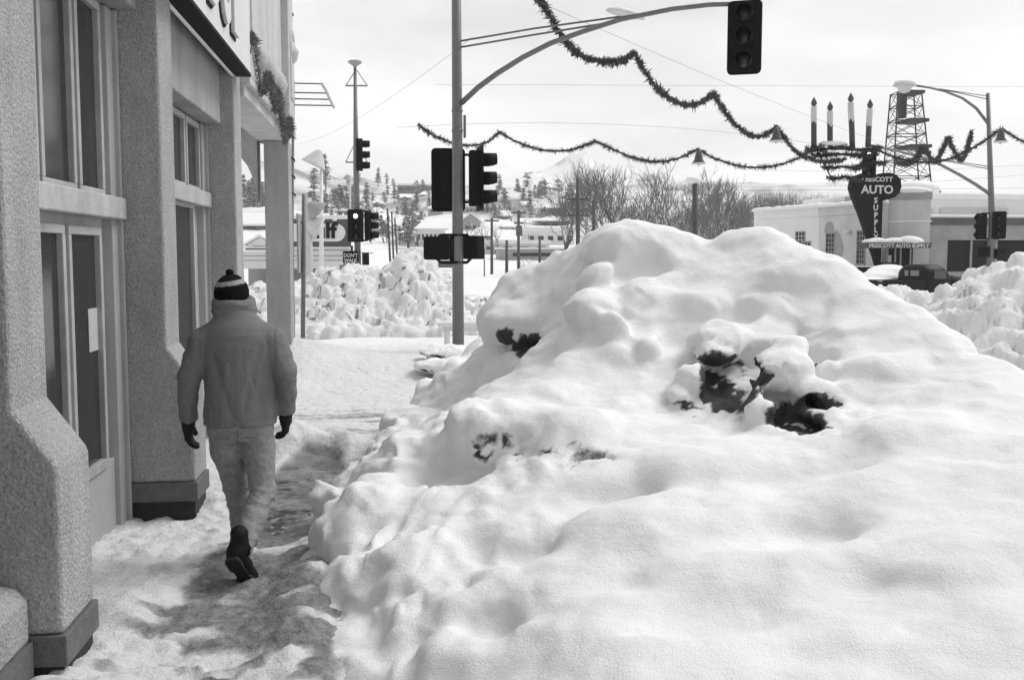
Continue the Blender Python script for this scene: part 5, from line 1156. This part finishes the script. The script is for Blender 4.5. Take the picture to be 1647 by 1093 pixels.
for u in (440, 556): gbox('leg', u, u+2, 405, 470, YG-.3, .12, 'wall_grey', sb)
w = MB(); q = at(538, 352, YG-.55); w.lathe([(.02, -.12), (.12, -.1), (.14, 0), (.05, .08)], 10, mtx=Matrix.Translation(q)); w.build('globe_lamp', M['white'], sb)
w = MB(); add_text(w, 'TIRES   BATTERIES', Matrix.Translation(at(533, 404, YG-.47)), .16, .004, .004, 1.3); w.build('small_lettering', M['wall_dark'], sb) if 0 else None
for i, (u0, u1) in enumerate(((500,512),(522,560))): gbox('dark_strip', u0, u1, 400.6, 402.6, YG-.47, .02, 'wall_grey', sb)
def floodlight(u, vb, vt, Y, heads, label, r=.07, m='white'):
    t = thing('floodlight_pole', at(u, vb, Y), label, 'floodlight', 'floodlights round the petrol station'); w = MB(); w.tube([at(u, vb+12, Y), at(u, vt, Y)], [r*1.3, r*.8], 10); w.build('pole', M[m], t)
    for uh, vh, s, tilt, mm in heads:
        c_ = at(uh, vh, Y); w = MB(); w.lathe([(.04, .30), (.10, .26), (.22, .10), (.42, -.22), (.44, -.26), (.05, -.20)], 16, mtx=Matrix.Translation(c_) @ Matrix.Rotation(R(tilt), 4, 'Y') @ Matrix.Scale(s, 4)); h_ = w.build('flood_head', M[mm], t)
        w = MB(); w.tube([at(u, vh, Y), c_], .03, 6); w.build('bracket', M['signdark'], h_)
floodlight(517, 450, 258, 45, [(509,254,1.25,25,'wall_pale')], 'tallest white floodlight pole in front of the petrol sign', .085)
floodlight(496, 450, 318, 40, [(504,334,1.05,-50,'wall_grey'),(503,362,1.15,-65,'wall_pale')], 'stout floodlight pole with two lamp heads beside the pillar', .15, 'wall_pale')
floodlight(563, 430, 285, 58, [(558,285,.5,10,'wall_grey')], 'thin lamp pole behind the left signal pole', .06, 'wall_pale')
# ================================================================== UTILITY POLES, POSTS
def upole(u, vb, vt, Y, arms, r, label, box=False, lamp=False, name='utility_pole', lean=0):
    t = thing(name, at(u, vb, Y), label, 'pole', 'poles beyond the crossing'); r *= .8; w = MB(); b0_ = at(u, vb+8, Y); w.tube([Vector((b0_.x, Y, min(b0_.z, gz(b0_.x, Y)-.3))), b0_+Vector((0, 0, .05)), at(u+lean, vt, Y)], [r*1.15, r*1.1, r*.85], 8); w.build('shaft', M['wood'], t)
    for v, hw in arms:
        a = at(u-hw, v, Y); b_ = at(u+hw, v, Y); w = MB(); w.tube([a, b_], r*.55, 4, smooth=False); o = w.build('crossarm', M['wood'], t); w = MB()
        for k in (0, .18, .36, .64, .82, 1): p = a.lerp(b_, k); w.tube([p, p+Vector((0, 0, r*1.3))], r*.3, 5)
        w.build('insulator', M['wall_grey'], o)
    if box: c_ = at(u+1, box, Y-.2); w = MB(); w.tube([c_-Vector((0, 0, .45)), c_+Vector((0, 0, .45))], .28, 12); w.build('transformer', M['wall_dark'], t)
    if lamp: c_ = at(u-3, vt, Y); w = MB(); w.lathe([(.05, -.1), (.35, -.05), (.38, .1), (.15, .22), (.02, .25)], 12, mtx=Matrix.Translation(c_)); w.build('snow_cap', M['snowlite'], t)
    return t
upole(929.5, 392, 288, 62, [(320,17),(346,17)], .16, 'dark utility pole with two crossarms in front of the bare trees')
upole(1117.5, 392, 292, 48, [], .17, 'thick bare pole with a snowy top rising behind the big bank', lamp=True)
upole(834, 446, 338, 88, [(342,12),(359,7)], .16, 'utility pole carrying a transformer box near the low shed', box=371)
upole(791, 440, 351, 88, [(355,11)], .15, 'utility pole with a single crossarm right of the pedestrian signals')
upole(815, 448, 386, 72, [], .14, 'short bare post between two utility poles')
upole(868, 424, 386, 84, [], .13, 'short pale post at the edge of the big bank')
upole(779, 443, 400, 80, [], .06, 'very thin post just right of the near signal')
upole(641, 440, 350, 50, [], .055, 'rightmost and shortest of the three leaning dark posts', name='leaning_post', lean=-6); upole(634, 440, 340, 50, [], .055, 'middle of the three leaning dark posts', name='leaning_post', lean=-4); upole(629, 440, 335, 50, [], .065, 'leftmost and tallest of the three leaning dark posts', name='leaning_post', lean=-6)
upole(955, 380, 322, 80, [], .16, 'pole at the left edge of the bare trees'); upole(672, 405, 378, 110, [], .12, 'short dark post below the villa')

# ================================================================== HOUSES
def house(label, u, vb, Y, wd, dp, hw, hr, kind='hip', wm='wall_white', rot=0, wins=(5, 1), name='house', eave=.5, sink=.5):
    b_ = ghit(u, vb); t = thing(name, b_, label, 'house', 'houses in the snowy valley'); m = Matrix.Translation(b_) @ Matrix.Rotation(R(rot), 4, 'Z')
    w = MB(); w.box((-wd/2, 0, -sink-3), (wd/2, dp, hw), mtx=m)
    if kind == 'gablef': w.prism([(-wd/2, 0, hw), (wd/2, 0, hw), (0, 0, hw+hr)], (0, dp, 0), mtx=m)
    w.build('wall', M[wm], t); w = MB(); e = eave
    if kind == 'hip':
        vs = [(-wd/2-e, -e, hw), (wd/2+e, -e, hw), (wd/2+e, dp+e, hw), (-wd/2-e, dp+e, hw), (-wd*.12, dp/2, hw+hr), (wd*.12, dp/2, hw+hr)]; vs2 = [(x, y, z-.25) for x, y, z in vs[:4]]
        w.add([m @ Vector(p) for p in vs+vs2], [(0,1,5,4), (2,3,4,5), (1,2,5), (3,0,4), (0,6,7,1), (1,7,8,2), (2,8,9,3), (3,9,6,0), (9,8,7,6)])
    elif kind == 'gable':
        w.prism([(-wd/2-e, -e, hw-.1), (-wd/2-e, dp/2, hw+hr), (-wd/2-e, dp+e, hw-.1), (-wd/2-e, dp+e, hw-.45), (-wd/2-e, -e, hw-.45)], (wd+2*e, 0, 0), mtx=m)
    elif kind == 'gablef':
        w.prism([(-wd/2-e, -e, hw-.15), (0, -e, hw+hr+.1), (0, -e, hw+hr+.5), (-wd/2-e, -e, hw+.2)], (0, dp+2*e, 0), mtx=m); w.prism([(wd/2+e, -e, hw+.2), (0, -e, hw+hr+.5), (0, -e, hw+hr+.1), (wd/2+e, -e, hw-.15)], (0, dp+2*e, 0), mtx=m)
    else: w.box((-wd/2-e*.5, -e*.5, hw), (wd/2+e*.5, dp+e*.5, hw+hr), mtx=m)
    rf = w.build('roof', M['snowlite'], t)
    if kind in ('hip', 'gable') and wd > 7: w = MB(); w.box((wd*.2, dp*.45, hw+hr*.3), (wd*.2+.7, dp*.45+.7, hw+hr*1.15), mtx=m); w.build('chimney', M['wall_dark'], rf)
    n, rws = wins
    for j in range(rws):
        for i in range(n):
            x_ = -wd/2+wd*(i+.5)/n; z_ = hw*(j+.42)/rws; ww = wd/n*.28; hh = hw/rws*.19; w = MB(); w.box((x_-ww, -.06, z_-hh), (x_+ww, -.01, z_+hh), mtx=m); w.build('window', M['winfar'], t)
    return t
def HH(label, u0, u1, vr, ve, vb, Y, **k):
    """house spanning u0..u1 with roof top at vr, eaves at ve, base at vb"""
    Y = ghit((u0+u1)/2, vb).y; s = Y/FPX; return house(label, (u0+u1)/2, vb, Y, (u1-u0)*s, k.pop('dp', 8), (vb-ve)*s, (ve-vr)*s, **k)
HH('large white villa with a hipped snowy roof and a row of dark windows', 671, 716, 350, 368, 392, 150, wins=(7, 1), eave=.6)
HH('low white house with a pyramid snow roof right of the villa', 758, 792, 365, 379, 392, 135, wm='wall_pale', wins=(3, 1))
HH('house half hidden behind the near signal pole with a dark gable window', 742, 772, 345, 358, 372, 200, kind='gablef', wm='wall_grey', wins=(1, 1))
HH('small cottage among the pines above the villa', 653, 672, 337, 345, 352, 220, wm='wall_grey', wins=(2, 1))
HH('pale house with a wide snow roof between the pines and posts', 590, 622, 333, 343, 354, 190, wm='wall_grey', wins=(3, 1))
HH('small house roof showing above the petrol sign', 512, 542, 336, 345, 356, 150, wm='wall_grey', wins=(2, 1))
HH('dark walled house with a hipped roof left of the bare trees', 876, 950, 319, 334, 350, 150, wm='wall_dark', wins=(4, 1), eave=.8)
HH('porch roofed house below the dark walled house', 868, 918, 346, 354, 368, 130, wm='wall_dark', wins=(3, 1), kind='hip', eave=1)
HH('white building with small windows at the left edge of the bank', 846, 925, 366, 372, 392, 118, wm='wall_white', wins=(5, 1), kind='flat')
HH('low long shed with a flat snowy roof behind the transformer pole', 776, 884, 386, 392, 404, 105, wm='wall_pale', wins=(4, 1), kind='flat', name='shed')
HH('grey shed wall in front of the low long shed', 800, 910, 398, 401, 416, 100, wm='wall_grey', wins=(1, 1), kind='flat', name='shed', dp=3)
HH('long dark low building on the ridge right of the pines', 640, 705, 296, 299, 308, 380, wm='wall_dark', wins=(6, 1), kind='flat', name='ridge_building')
HH('long grey building half way up the hill behind the signals', 742, 800, 330, 334, 342, 240, wm='wall_grey', wins=(9, 1), kind='flat', name='hill_building')
HH('low building with a white roof seen through the arcade', 392, 446, 342, 360, 370, 95, wm='wall_dark', wins=(2, 1), kind='gable')
HH('gabled white cottage seen low through the arcade opening', 398, 438, 382, 394, 399, 75, wm='wall_white', wins=(1, 1), kind='gablef')
HH('dark open shed with a white panel at the bottom of the arcade view', 396, 440, 398, 400, 426, 68, wm='wall_dark', wins=(1, 1), kind='flat', name='shed')
HH('tiny cottage with a pyramid roof left of the leaning posts', 598, 616, 360, 368, 378, 170, wm='wall_pale', wins=(2, 1))
HH('white gabled cottage behind the leaning posts', 618, 638, 352, 361, 370, 190, wm='wall_white', wins=(2, 1), kind='gable')
HH('grey cottage on the slope above the villa roof', 690, 712, 328, 335, 343, 220, wm='wall_grey', wins=(2, 1))
HH('small dark cottage right of the near signal visors', 798, 822, 338, 346, 354, 200, wm='wall_dark', wins=(2, 1), kind='gable')
HH('pale cottage half way between the single crossarm pole and the transformer', 808, 830, 356, 364, 374, 190, wm='wall_pale', wins=(2, 1))
HH('white cottage just above the long shed roof', 840, 866, 350, 358, 368, 190, wm='wall_white', wins=(2, 1), kind='gable')
HH('small white house high on the slope near the ridge', 822, 842, 318, 323, 330, 260, wm='wall_white', wins=(2, 1))
HH('low cottage behind the single crossarm pole', 776, 797, 352, 359, 367, 200, wm='wall_grey', wins=(2, 1))
for k_, (a_, b_, v_, m__, lb_) in enumerate(((600,618,332,'wall_grey','grey cabin below the skyline pines, left of the ridge building'),(640,660,322,'wall_pale','pale cabin directly under the ridge building'),(676,694,318,'wall_dark','dark cabin under the right end of the ridge building'),(594,608,348,'wall_dark','dark shed roofed in snow just right of the left signal'),(760,780,322,'wall_grey','grey cabin under the near signal visors'),(842,862,334,'wall_dark','dark cabin left of the big hipped house'),(786,806,372,'wall_grey','grey garage left of the transformer pole'),(880,900,306,'wall_grey','grey cabin high on the slope near the butte'))):
    HH(lb_, a_, b_, v_-11, v_-5, v_, 200, wm=m__, wins=(2, 1), kind='gable' if k_ % 2 else 'hip', name='cabin')
HH('white snowbound house with a hipped roof left of the villa', 640, 668, 368, 377, 390, 140, wm='wall_white', wins=(2, 1))

# ================================================================== TREES
def pine_mesh(seed, h=9.0, rnd=False):
    r = random.Random(seed); w = MB(); n = 9 if rnd else 12; lean = r.uniform(-.04, .04)
    for i in range(n):
        f = (i+r.random())/n
        if rnd: z = h*(.22+.74*f); R0 = h*.27*math.sqrt(max(.05, 1-(f*1.7-.8)**2))
        else: z = h*(.14+.84*f); R0 = h*.21*(1-f)**.8+.15
        for b_ in range(r.choice((4, 5, 6)) if f < .85 else 3):
            a = r.uniform(0, 6.283); rad = R0*r.uniform(.45, 1.2)
            for k in range(5):
                t = (k+.4+r.random()*.7)/5.2; c_ = Vector((math.cos(a)*rad*t+lean*z, math.sin(a)*rad*t, z-rad*t*.18+r.uniform(-.2, .2))); s = h*.036*(1.25-.45*t)
                for q in range(6):
                    g = lambda: r.gauss(0, 1)
                    d1 = Vector((g(), g(), g()*.6)).normalized()*s*r.uniform(.5, 1.5); d2 = Vector((g(), g(), g()*.6)).normalized()*s*r.uniform(.3, .7); o = c_+Vector((g(), g(), g()*.7))*s*.7; snow = 0
                    if q < 3 and r.random() < .9: snow = 1; d1.z *= .25; d2.z *= .3; o.z = c_.z+s*r.uniform(.2, .8); d1 *= .9; d2 *= 1.2
                    w.add([o-d1, o+d2, o+d1, o-d2], [(0, 1, 2, 3)], snow)
    return w
def tree_obj(base, kind_mesh, trunk_mesh, label, group, scale, rz, name, cat='tree'):
    t = thing(name, base, label, cat, group); t.scale = (scale[0], scale[0], scale[1]); t.rotation_euler = (0, 0, rz)
    for nm, me in (('crown', kind_mesh), ('trunk', trunk_mesh)): link_mesh(nm, me, t)
    return t
pines = []
for s in range(5):
    w = pine_mesh(100+s, rnd=s in (1, 3, 4)); me = bpy.data.meshes.new('pine_crown'); me.from_pydata(w.v, [], w.f); me.materials.append(M['needle']); me.materials.append(M['snowlite']); me.polygons.foreach_set('material_index', w.m); me.update()
    w = MB(); w.tube([(0, 0, -1), (0, 0, 3), (0.05, 0, 8.4)], [.20, .15, .03], 6); me2 = bpy.data.meshes.new('pine_trunk'); me2.from_pydata([tuple(p) for p in w.v], [], w.f); me2.materials.append(M['bark']); me2.update(); pines.append((me, me2))
def pine(u, vb, hpx, Y, k, label, group='pines on the snowy hillside', sw=1.0):
    b_ = ghit(u, vb+2, 90, 445); Y = b_.y; h = max(3.0, (at(u, vb-hpx, Y).z-b_.z)); sc = h/9.0; me, me2 = pines[k % 5]
    tree_obj(b_, me, me2, label, group, (sc*sw, sc), k*1.7, 'pine_tree')
named = [(524,300,52,260,'tall pine on the skyline left of the slim signal pole',1.1),(505,300,30,250,'broad pine clump at the left skyline beside the floodlight',1.7),(608,296,26,300,'pine on the ridge right of the slim signal pole',1.2),(622,298,20,310,'small pine next to the ridge pine',1.0),
 (632,300,14,320,'tiniest pine on the bare ridge',1.0),(669,345,38,190,'slender pine standing left of the big backplate',1.1),(658,395,48,120,'dark pine beside the villa garden',1.1),(804,312,32,220,'pine on the slope right of the near signal visors',1.0),(847,308,32,260,'ridge pine above the transformer pole',1.2),(875,318,30,240,'bushy pine left of the butte',1.5),
 (852,340,34,200,'mid slope pine behind the transformer pole',1.1),(803,355,26,180,'small pine below the slope pine',1.0),(590,330,36,210,'pine just right of the slim signal pole',1.3),(578,292,14,330,'small skyline pine behind the slim signal pole',1.2),(560,296,16,320,'skyline pine left of the slim signal pole',1.2)]
for i, (u, vb, hp, Y, lb, sw) in enumerate(named): pine(u, vb, hp, Y, i, lb, sw=sw)
rr = random.Random(5)
belts = [(24, 495, 575, 330, 372, 26, 42, 0, 0, 'snow dusted pine in the dense belt above the petrol sign'), (30, 582, 700, 344, 378, 16, 30, 0, 0, 'snow dusted pine among the houses left of the near signal'), (14, 585, 700, 306, 335, 12, 22, 270, 330, 'small pine scattered on the open slope under the ridge'),
 (30, 775, 930, 312, 362, 16, 32, 190, 300, 'pine on the slope between the near signal visors and the bare trees'), (16, 392, 446, 318, 345, 26, 42, 150, 220, 'pine seen through the arcade opening'), (10, 590, 660, 375, 400, 22, 34, 115, 150, 'low pine in the gardens beside the leaning posts')]
for n_, ua, ub, va, vb_, ha, hb_, Ya_, Yb_, lb in belts:
    for i in range(n_): u = rr.uniform(ua, ub); pine(u, rr.uniform(va, vb_), rr.uniform(ha, hb_), rr.uniform(Ya_, Yb_), i*7+3, lb, group=lb.replace('pine', 'pines', 1), sw=rr.uniform(1.0, 1.7))
# bare deciduous trees
def bare_mesh(seed, h=9.0, lean=.0, spread=1.0, levels=6, snow=True):
    r = random.Random(seed); w = MB()
    def branch(p, d, L_, rad, lv):
        rad = max(rad, h*.0017); n = 3; pts_ = [p]; dd = d.copy()
        for i in range(n):
            dd = (dd+Vector((r.gauss(0, .13), r.gauss(0, .13), r.gauss(.05, .09)))).normalized(); pts_.append(pts_[-1]+dd*L_/n)
        rads = [rad*(1-.35*i/n) for i in range(n+1)]; w.tube(pts_, rads, 5 if lv < 2 else 3, mi=0 if lv < 3 else 1, smooth=False, cap=False)
        if snow and lv < 4 and dd.z < .93:
            q_ = [x+Vector((0, 0, rr_*.75)) for x, rr_ in zip(pts_, rads)]; w.tube(q_, [x*.7 for x in rads], 4, mi=2, cap=False)
        if lv >= levels: return
        for k in range((2, 3, 3, 3, 3, 2, 2, 2)[lv]):
            f = 1.0 if k == 0 else r.uniform(.45, .95); j = min(int(f*n), n-1); b0_ = pts_[j].lerp(pts_[j+1], f*n-j) if j < n else pts_[-1]
            ax = Vector((r.gauss(0, 1), r.gauss(0, 1), r.gauss(0, .3))).normalized(); nd = (dd+ax*r.uniform(.55, 1.05)*spread*(.55 if k == 0 else 1)).normalized()
            if lv > 2: nd = (nd+Vector((0, 0, .12))).normalized()
            branch(b0_, nd, L_*r.uniform(.70, .92), rads[-1]*(.82 if k == 0 else r.uniform(.55, .75)), lv+1)
    branch(Vector((0, 0, -.5)), Vector((lean, 0, 1)).normalized(), h*.25, h*.036, 0)
    return w
def bare(u, vb, hpx, Y, seed, label, lean=0, spread=1.0, levels=6):
    b_ = at(u, vb, Y); top_z = at(u, vb-hpx, Y).z; b_.z = gz(b_.x, Y); t = thing('bare_tree', b_, label, 'tree', 'bare trees behind the big bank'); w = bare_mesh(seed, 9.0, lean, spread, levels); zmx = max(p[2] for p in w.v); s = (top_z-b_.z)/zmx
    w.v = [tuple(Vector(p)*s+b_) for p in w.v]; tm = MB(); cm_ = MB()
    keep = {}
    for f, mi, sm in zip(w.f, w.m, w.sm):
        tgt = cm_ if mi == 1 else tm; o = len(tgt.v); tgt.v += [w.v[i] for i in f]; tgt.f.append(list(range(o, o+len(f)))); tgt.m.append(0 if mi != 2 else 1); tgt.sm.append(sm)
    tm.build('trunk', [M['bark'], M['snowlite']], t); cm_.build('crown', [M['twig']], t)
bare(1015, 392, 142, 85, 11, 'bare tree with a straight trunk and wide fork at the centre of the grove', 0, .9, 7)
bare(960, 392, 136, 95, 12, 'bare leaning tree at the left end of the grove', .25, 1.0, 7)
bare(1060, 392, 138, 80, 13, 'bare tree with long snowy limbs leaning right of centre', .55, .9, 7)
bare(1048, 394, 118, 82, 17, 'second leaning bare tree beside the one with snowy limbs', .75, .8, 7)
bare(1120, 394, 130, 92, 14, 'bare tree just behind the thick snowy topped pole', .35, 1.0, 7)
bare(1165, 396, 128, 105, 15, 'tall twiggy bare tree at the right of the grove', .1, .8, 7)
bare(915, 385, 96, 110, 16, 'thin bare tree in front of the butte', -.1, .9, 7)
bare(1215, 396, 95, 110, 18, 'bare tree beside the white wing of the shop', .1, .8, 7)
bare(833, 452, 32, 70, 20, 'little pruned tree by the transformer pole foot', 0, .9, 4); bare(862, 446, 36, 70, 22, 'scraggly shrub-like tree at the edge of the bank', -.3, 1.1, 5); bare(672, 412, 40, 115, 24, 'small bare garden tree under the villa', 0, 1, 5)
gm = []
for s in (31, 32, 33):
    w = bare_mesh(s, 5.0, 0, 1.1, 4); a_ = MB(); b_ = MB()
    for f, mi in zip(w.f, w.m):
        tg = b_ if mi == 1 else a_; o = len(tg.v); tg.v += [w.v[i] for i in f]; tg.f.append(list(range(o, o+len(f)))); tg.m.append(1 if mi == 2 else 0)
    ms_ = []
    for g_, nm in ((b_, 'crown'), (a_, 'trunk')):
        me = bpy.data.meshes.new('garden_tree_'+nm); me.from_pydata(g_.v, [], g_.f); me.materials.append(M['twig']); me.materials.append(M['snowlite']); me.polygons.foreach_set('material_index', g_.m); me.update(); ms_.append(me)
    gm.append(ms_)
gr_ = random.Random(9)
for n_, ua, ub, va, vb_, lb in ((16, 590, 690, 345, 400, 'small snowy bare tree between the houses left of the near signal'), (20, 752, 915, 345, 405, 'small snowy bare tree between the houses right of the near signal'), (8, 748, 900, 315, 345, 'small bare tree high on the slope under the pines')):
    for i in range(n_):
        p_ = ghit(gr_.uniform(ua, ub), gr_.uniform(va, vb_)); me = gm[i % 3]; sc = gr_.uniform(.8, 1.7); tree_obj(p_, me[0], me[1], lb, lb.replace('tree', 'trees', 1), (sc, sc), gr_.uniform(0, 6), 'garden_tree')
# thicket of thin upright twigs behind the grove
def thicket(label, u0, u1, top, Y0_, Y1_, n, seed, name='thicket'):
    r = random.Random(seed); w = MB()
    for i in range(n):
        Y = r.uniform(Y0_, Y1_); u = r.uniform(u0, u1); vt = np.interp(u, [p[0] for p in top], [p[1] for p in top])+r.uniform(0, 34)*r.random(); a = at(u, 400, Y); a.z = -.3; b_ = at(u+r.gauss(0, 5), vt, Y); rd = r.uniform(.010, .026)*Y/100
        m_ = a.lerp(b_, .5)+Vector((r.gauss(0, .2), 0, 0)); s = Vector((rd, 0, 0)); w.add([a-s*1.6, a+s*1.6, m_+s, b_, m_-s], [(0, 1, 2, 4), (4, 2, 3)], 0)
        for k in range(5):
            f = r.uniform(.3, .95); p = a.lerp(b_, f); e = p+Vector((r.gauss(0, .55), r.gauss(0, .3), r.uniform(.3, 1.1)))*(1.1-f*.5); w.add([p-s*.7, p+s*.7, e], [(0, 1, 2)], 0)
            if r.random() < .12: c_ = p.lerp(e, .5); w.add([c_+Vector((-.10, 0, 0)), c_+Vector((.12, 0, .02)), c_+Vector((.08, 0, .10)), c_+Vector((-.08, 0, .09))], [(0, 1, 2, 3)], 1)
    o = w.build(name, [M['twig'], M['snowlite']]); return tag(o, label, 'thicket', kind='stuff')
thicket('dense grey thicket of thin upright twigs filling the gap behind the bare trees', 940, 1260, [(940,360),(1000,350),(1060,342),(1130,330),(1180,316),(1220,302),(1260,308)], 115, 150, 1700, 3)
thicket('pale distant brush line above the shop roof', 1215, 1470, [(1215,300),(1300,306),(1380,308),(1470,314)], 120, 160, 1800, 4)
# distant butte and shoulder hills
Yh = 1150; hp = [(at(u, v, Yh).x, at(u, v, Yh).z) for u, v in ((560,302),(700,296),(760,288),(800,277),(850,270),(880,262),(905,250),(920,241),(935,239),(950,241),(960,254),(985,258),(1010,264),(1060,282),(1130,300),(1300,312),(1700,318))]
ax = np.arange(hp[0][0]-80, hp[-1][0]+80, 5.0); ay = np.arange(Yh-380, Yh+380, 7.0); A_, B_ = np.meshgrid(ax, ay, indexing='ij'); Q = np.stack([A_.ravel(), B_.ravel(), 0*A_.ravel()], 1)
rg = 1-np.abs(fbm(Q, .016, 91, 5)); hgt = prof(Q[:, 0], hp)*np.exp(-((Q[:, 1]-Yh)/np.where(prof(Q[:, 0], hp) > 100, 150, 230))**2)*(.93+.14*rg)-10; Q[:, 2] = hgt
m_, k_ = A_.shape; ii = np.arange(m_*k_).reshape(m_, k_); F = np.stack([ii[:-1, :-1], ii[1:, :-1], ii[1:, 1:], ii[:-1, 1:]], -1).reshape(-1, 4)
gy_, gx_ = np.gradient(hgt.reshape(m_, k_)); st = sstep(3.5, 9, np.hypot(gy_, gx_)).ravel(); dd = np.clip(.25+st*.7+sstep(-.1, .5, fbm(Q, .03, 92, 4))*.5, 0, 1)
tag(np_mesh('distant_hills', Q, F, M['snow_rough'], attrs={'dark_tone': dd, 'wet': dd*0}), kind='structure')
# parked cars and bushes far in the lot
for i, (u, v, Y, lb) in enumerate(((706,428,135,'snow covered car far off left of the near pole'),)):
    c = ghit(u, v+6, 80, 200); t = thing('distant_car', c, lb, 'car'); m = frame(c-Vector((0, 0, .1)), (1, .1, 0)); w = MB(); hull([(-2.1, .62, .6, .25), (-1.8, .66, .8, .34), (1.7, .66, .8, .34), (2.1, .6, .6, .2)], w, mtx=m); w.build('body', M['wall_dark'], t)
    w = MB(); hull([(-1.5, 1.1, .6, .1), (-.8, 1.25, .66, .34), (.5, 1.25, .66, .34), (1.2, 1.05, .58, .1)], w, mtx=m); w.build('snow_cover', M['snowlite'], t)
# air
hz = MB(); hz.box((-900, -60, -14), (1500, 1620, 175)); h_ = hz.build('haze', []); hm = bpy.data.materials.new('haze_air'); hm.use_nodes = True; n_ = hm.node_tree.nodes; n_.clear(); o_ = n_.new('ShaderNodeOutputMaterial'); pv = n_.new('ShaderNodeVolumePrincipled'); pv.inputs['Color'].default_value = (1, 1, 1, 1); pv.inputs['Density'].default_value = .00045; pv.inputs['Anisotropy'].default_value = .2
hm.node_tree.links.new(pv.outputs[0], o_.inputs['Volume']); h_.data.materials.clear(); h_.data.materials.append(hm); tag(h_, kind='stuff'); SC.cycles.volume_bounces = 3
SC.cycles.max_bounces = 8; SC.cycles.diffuse_bounces = 5
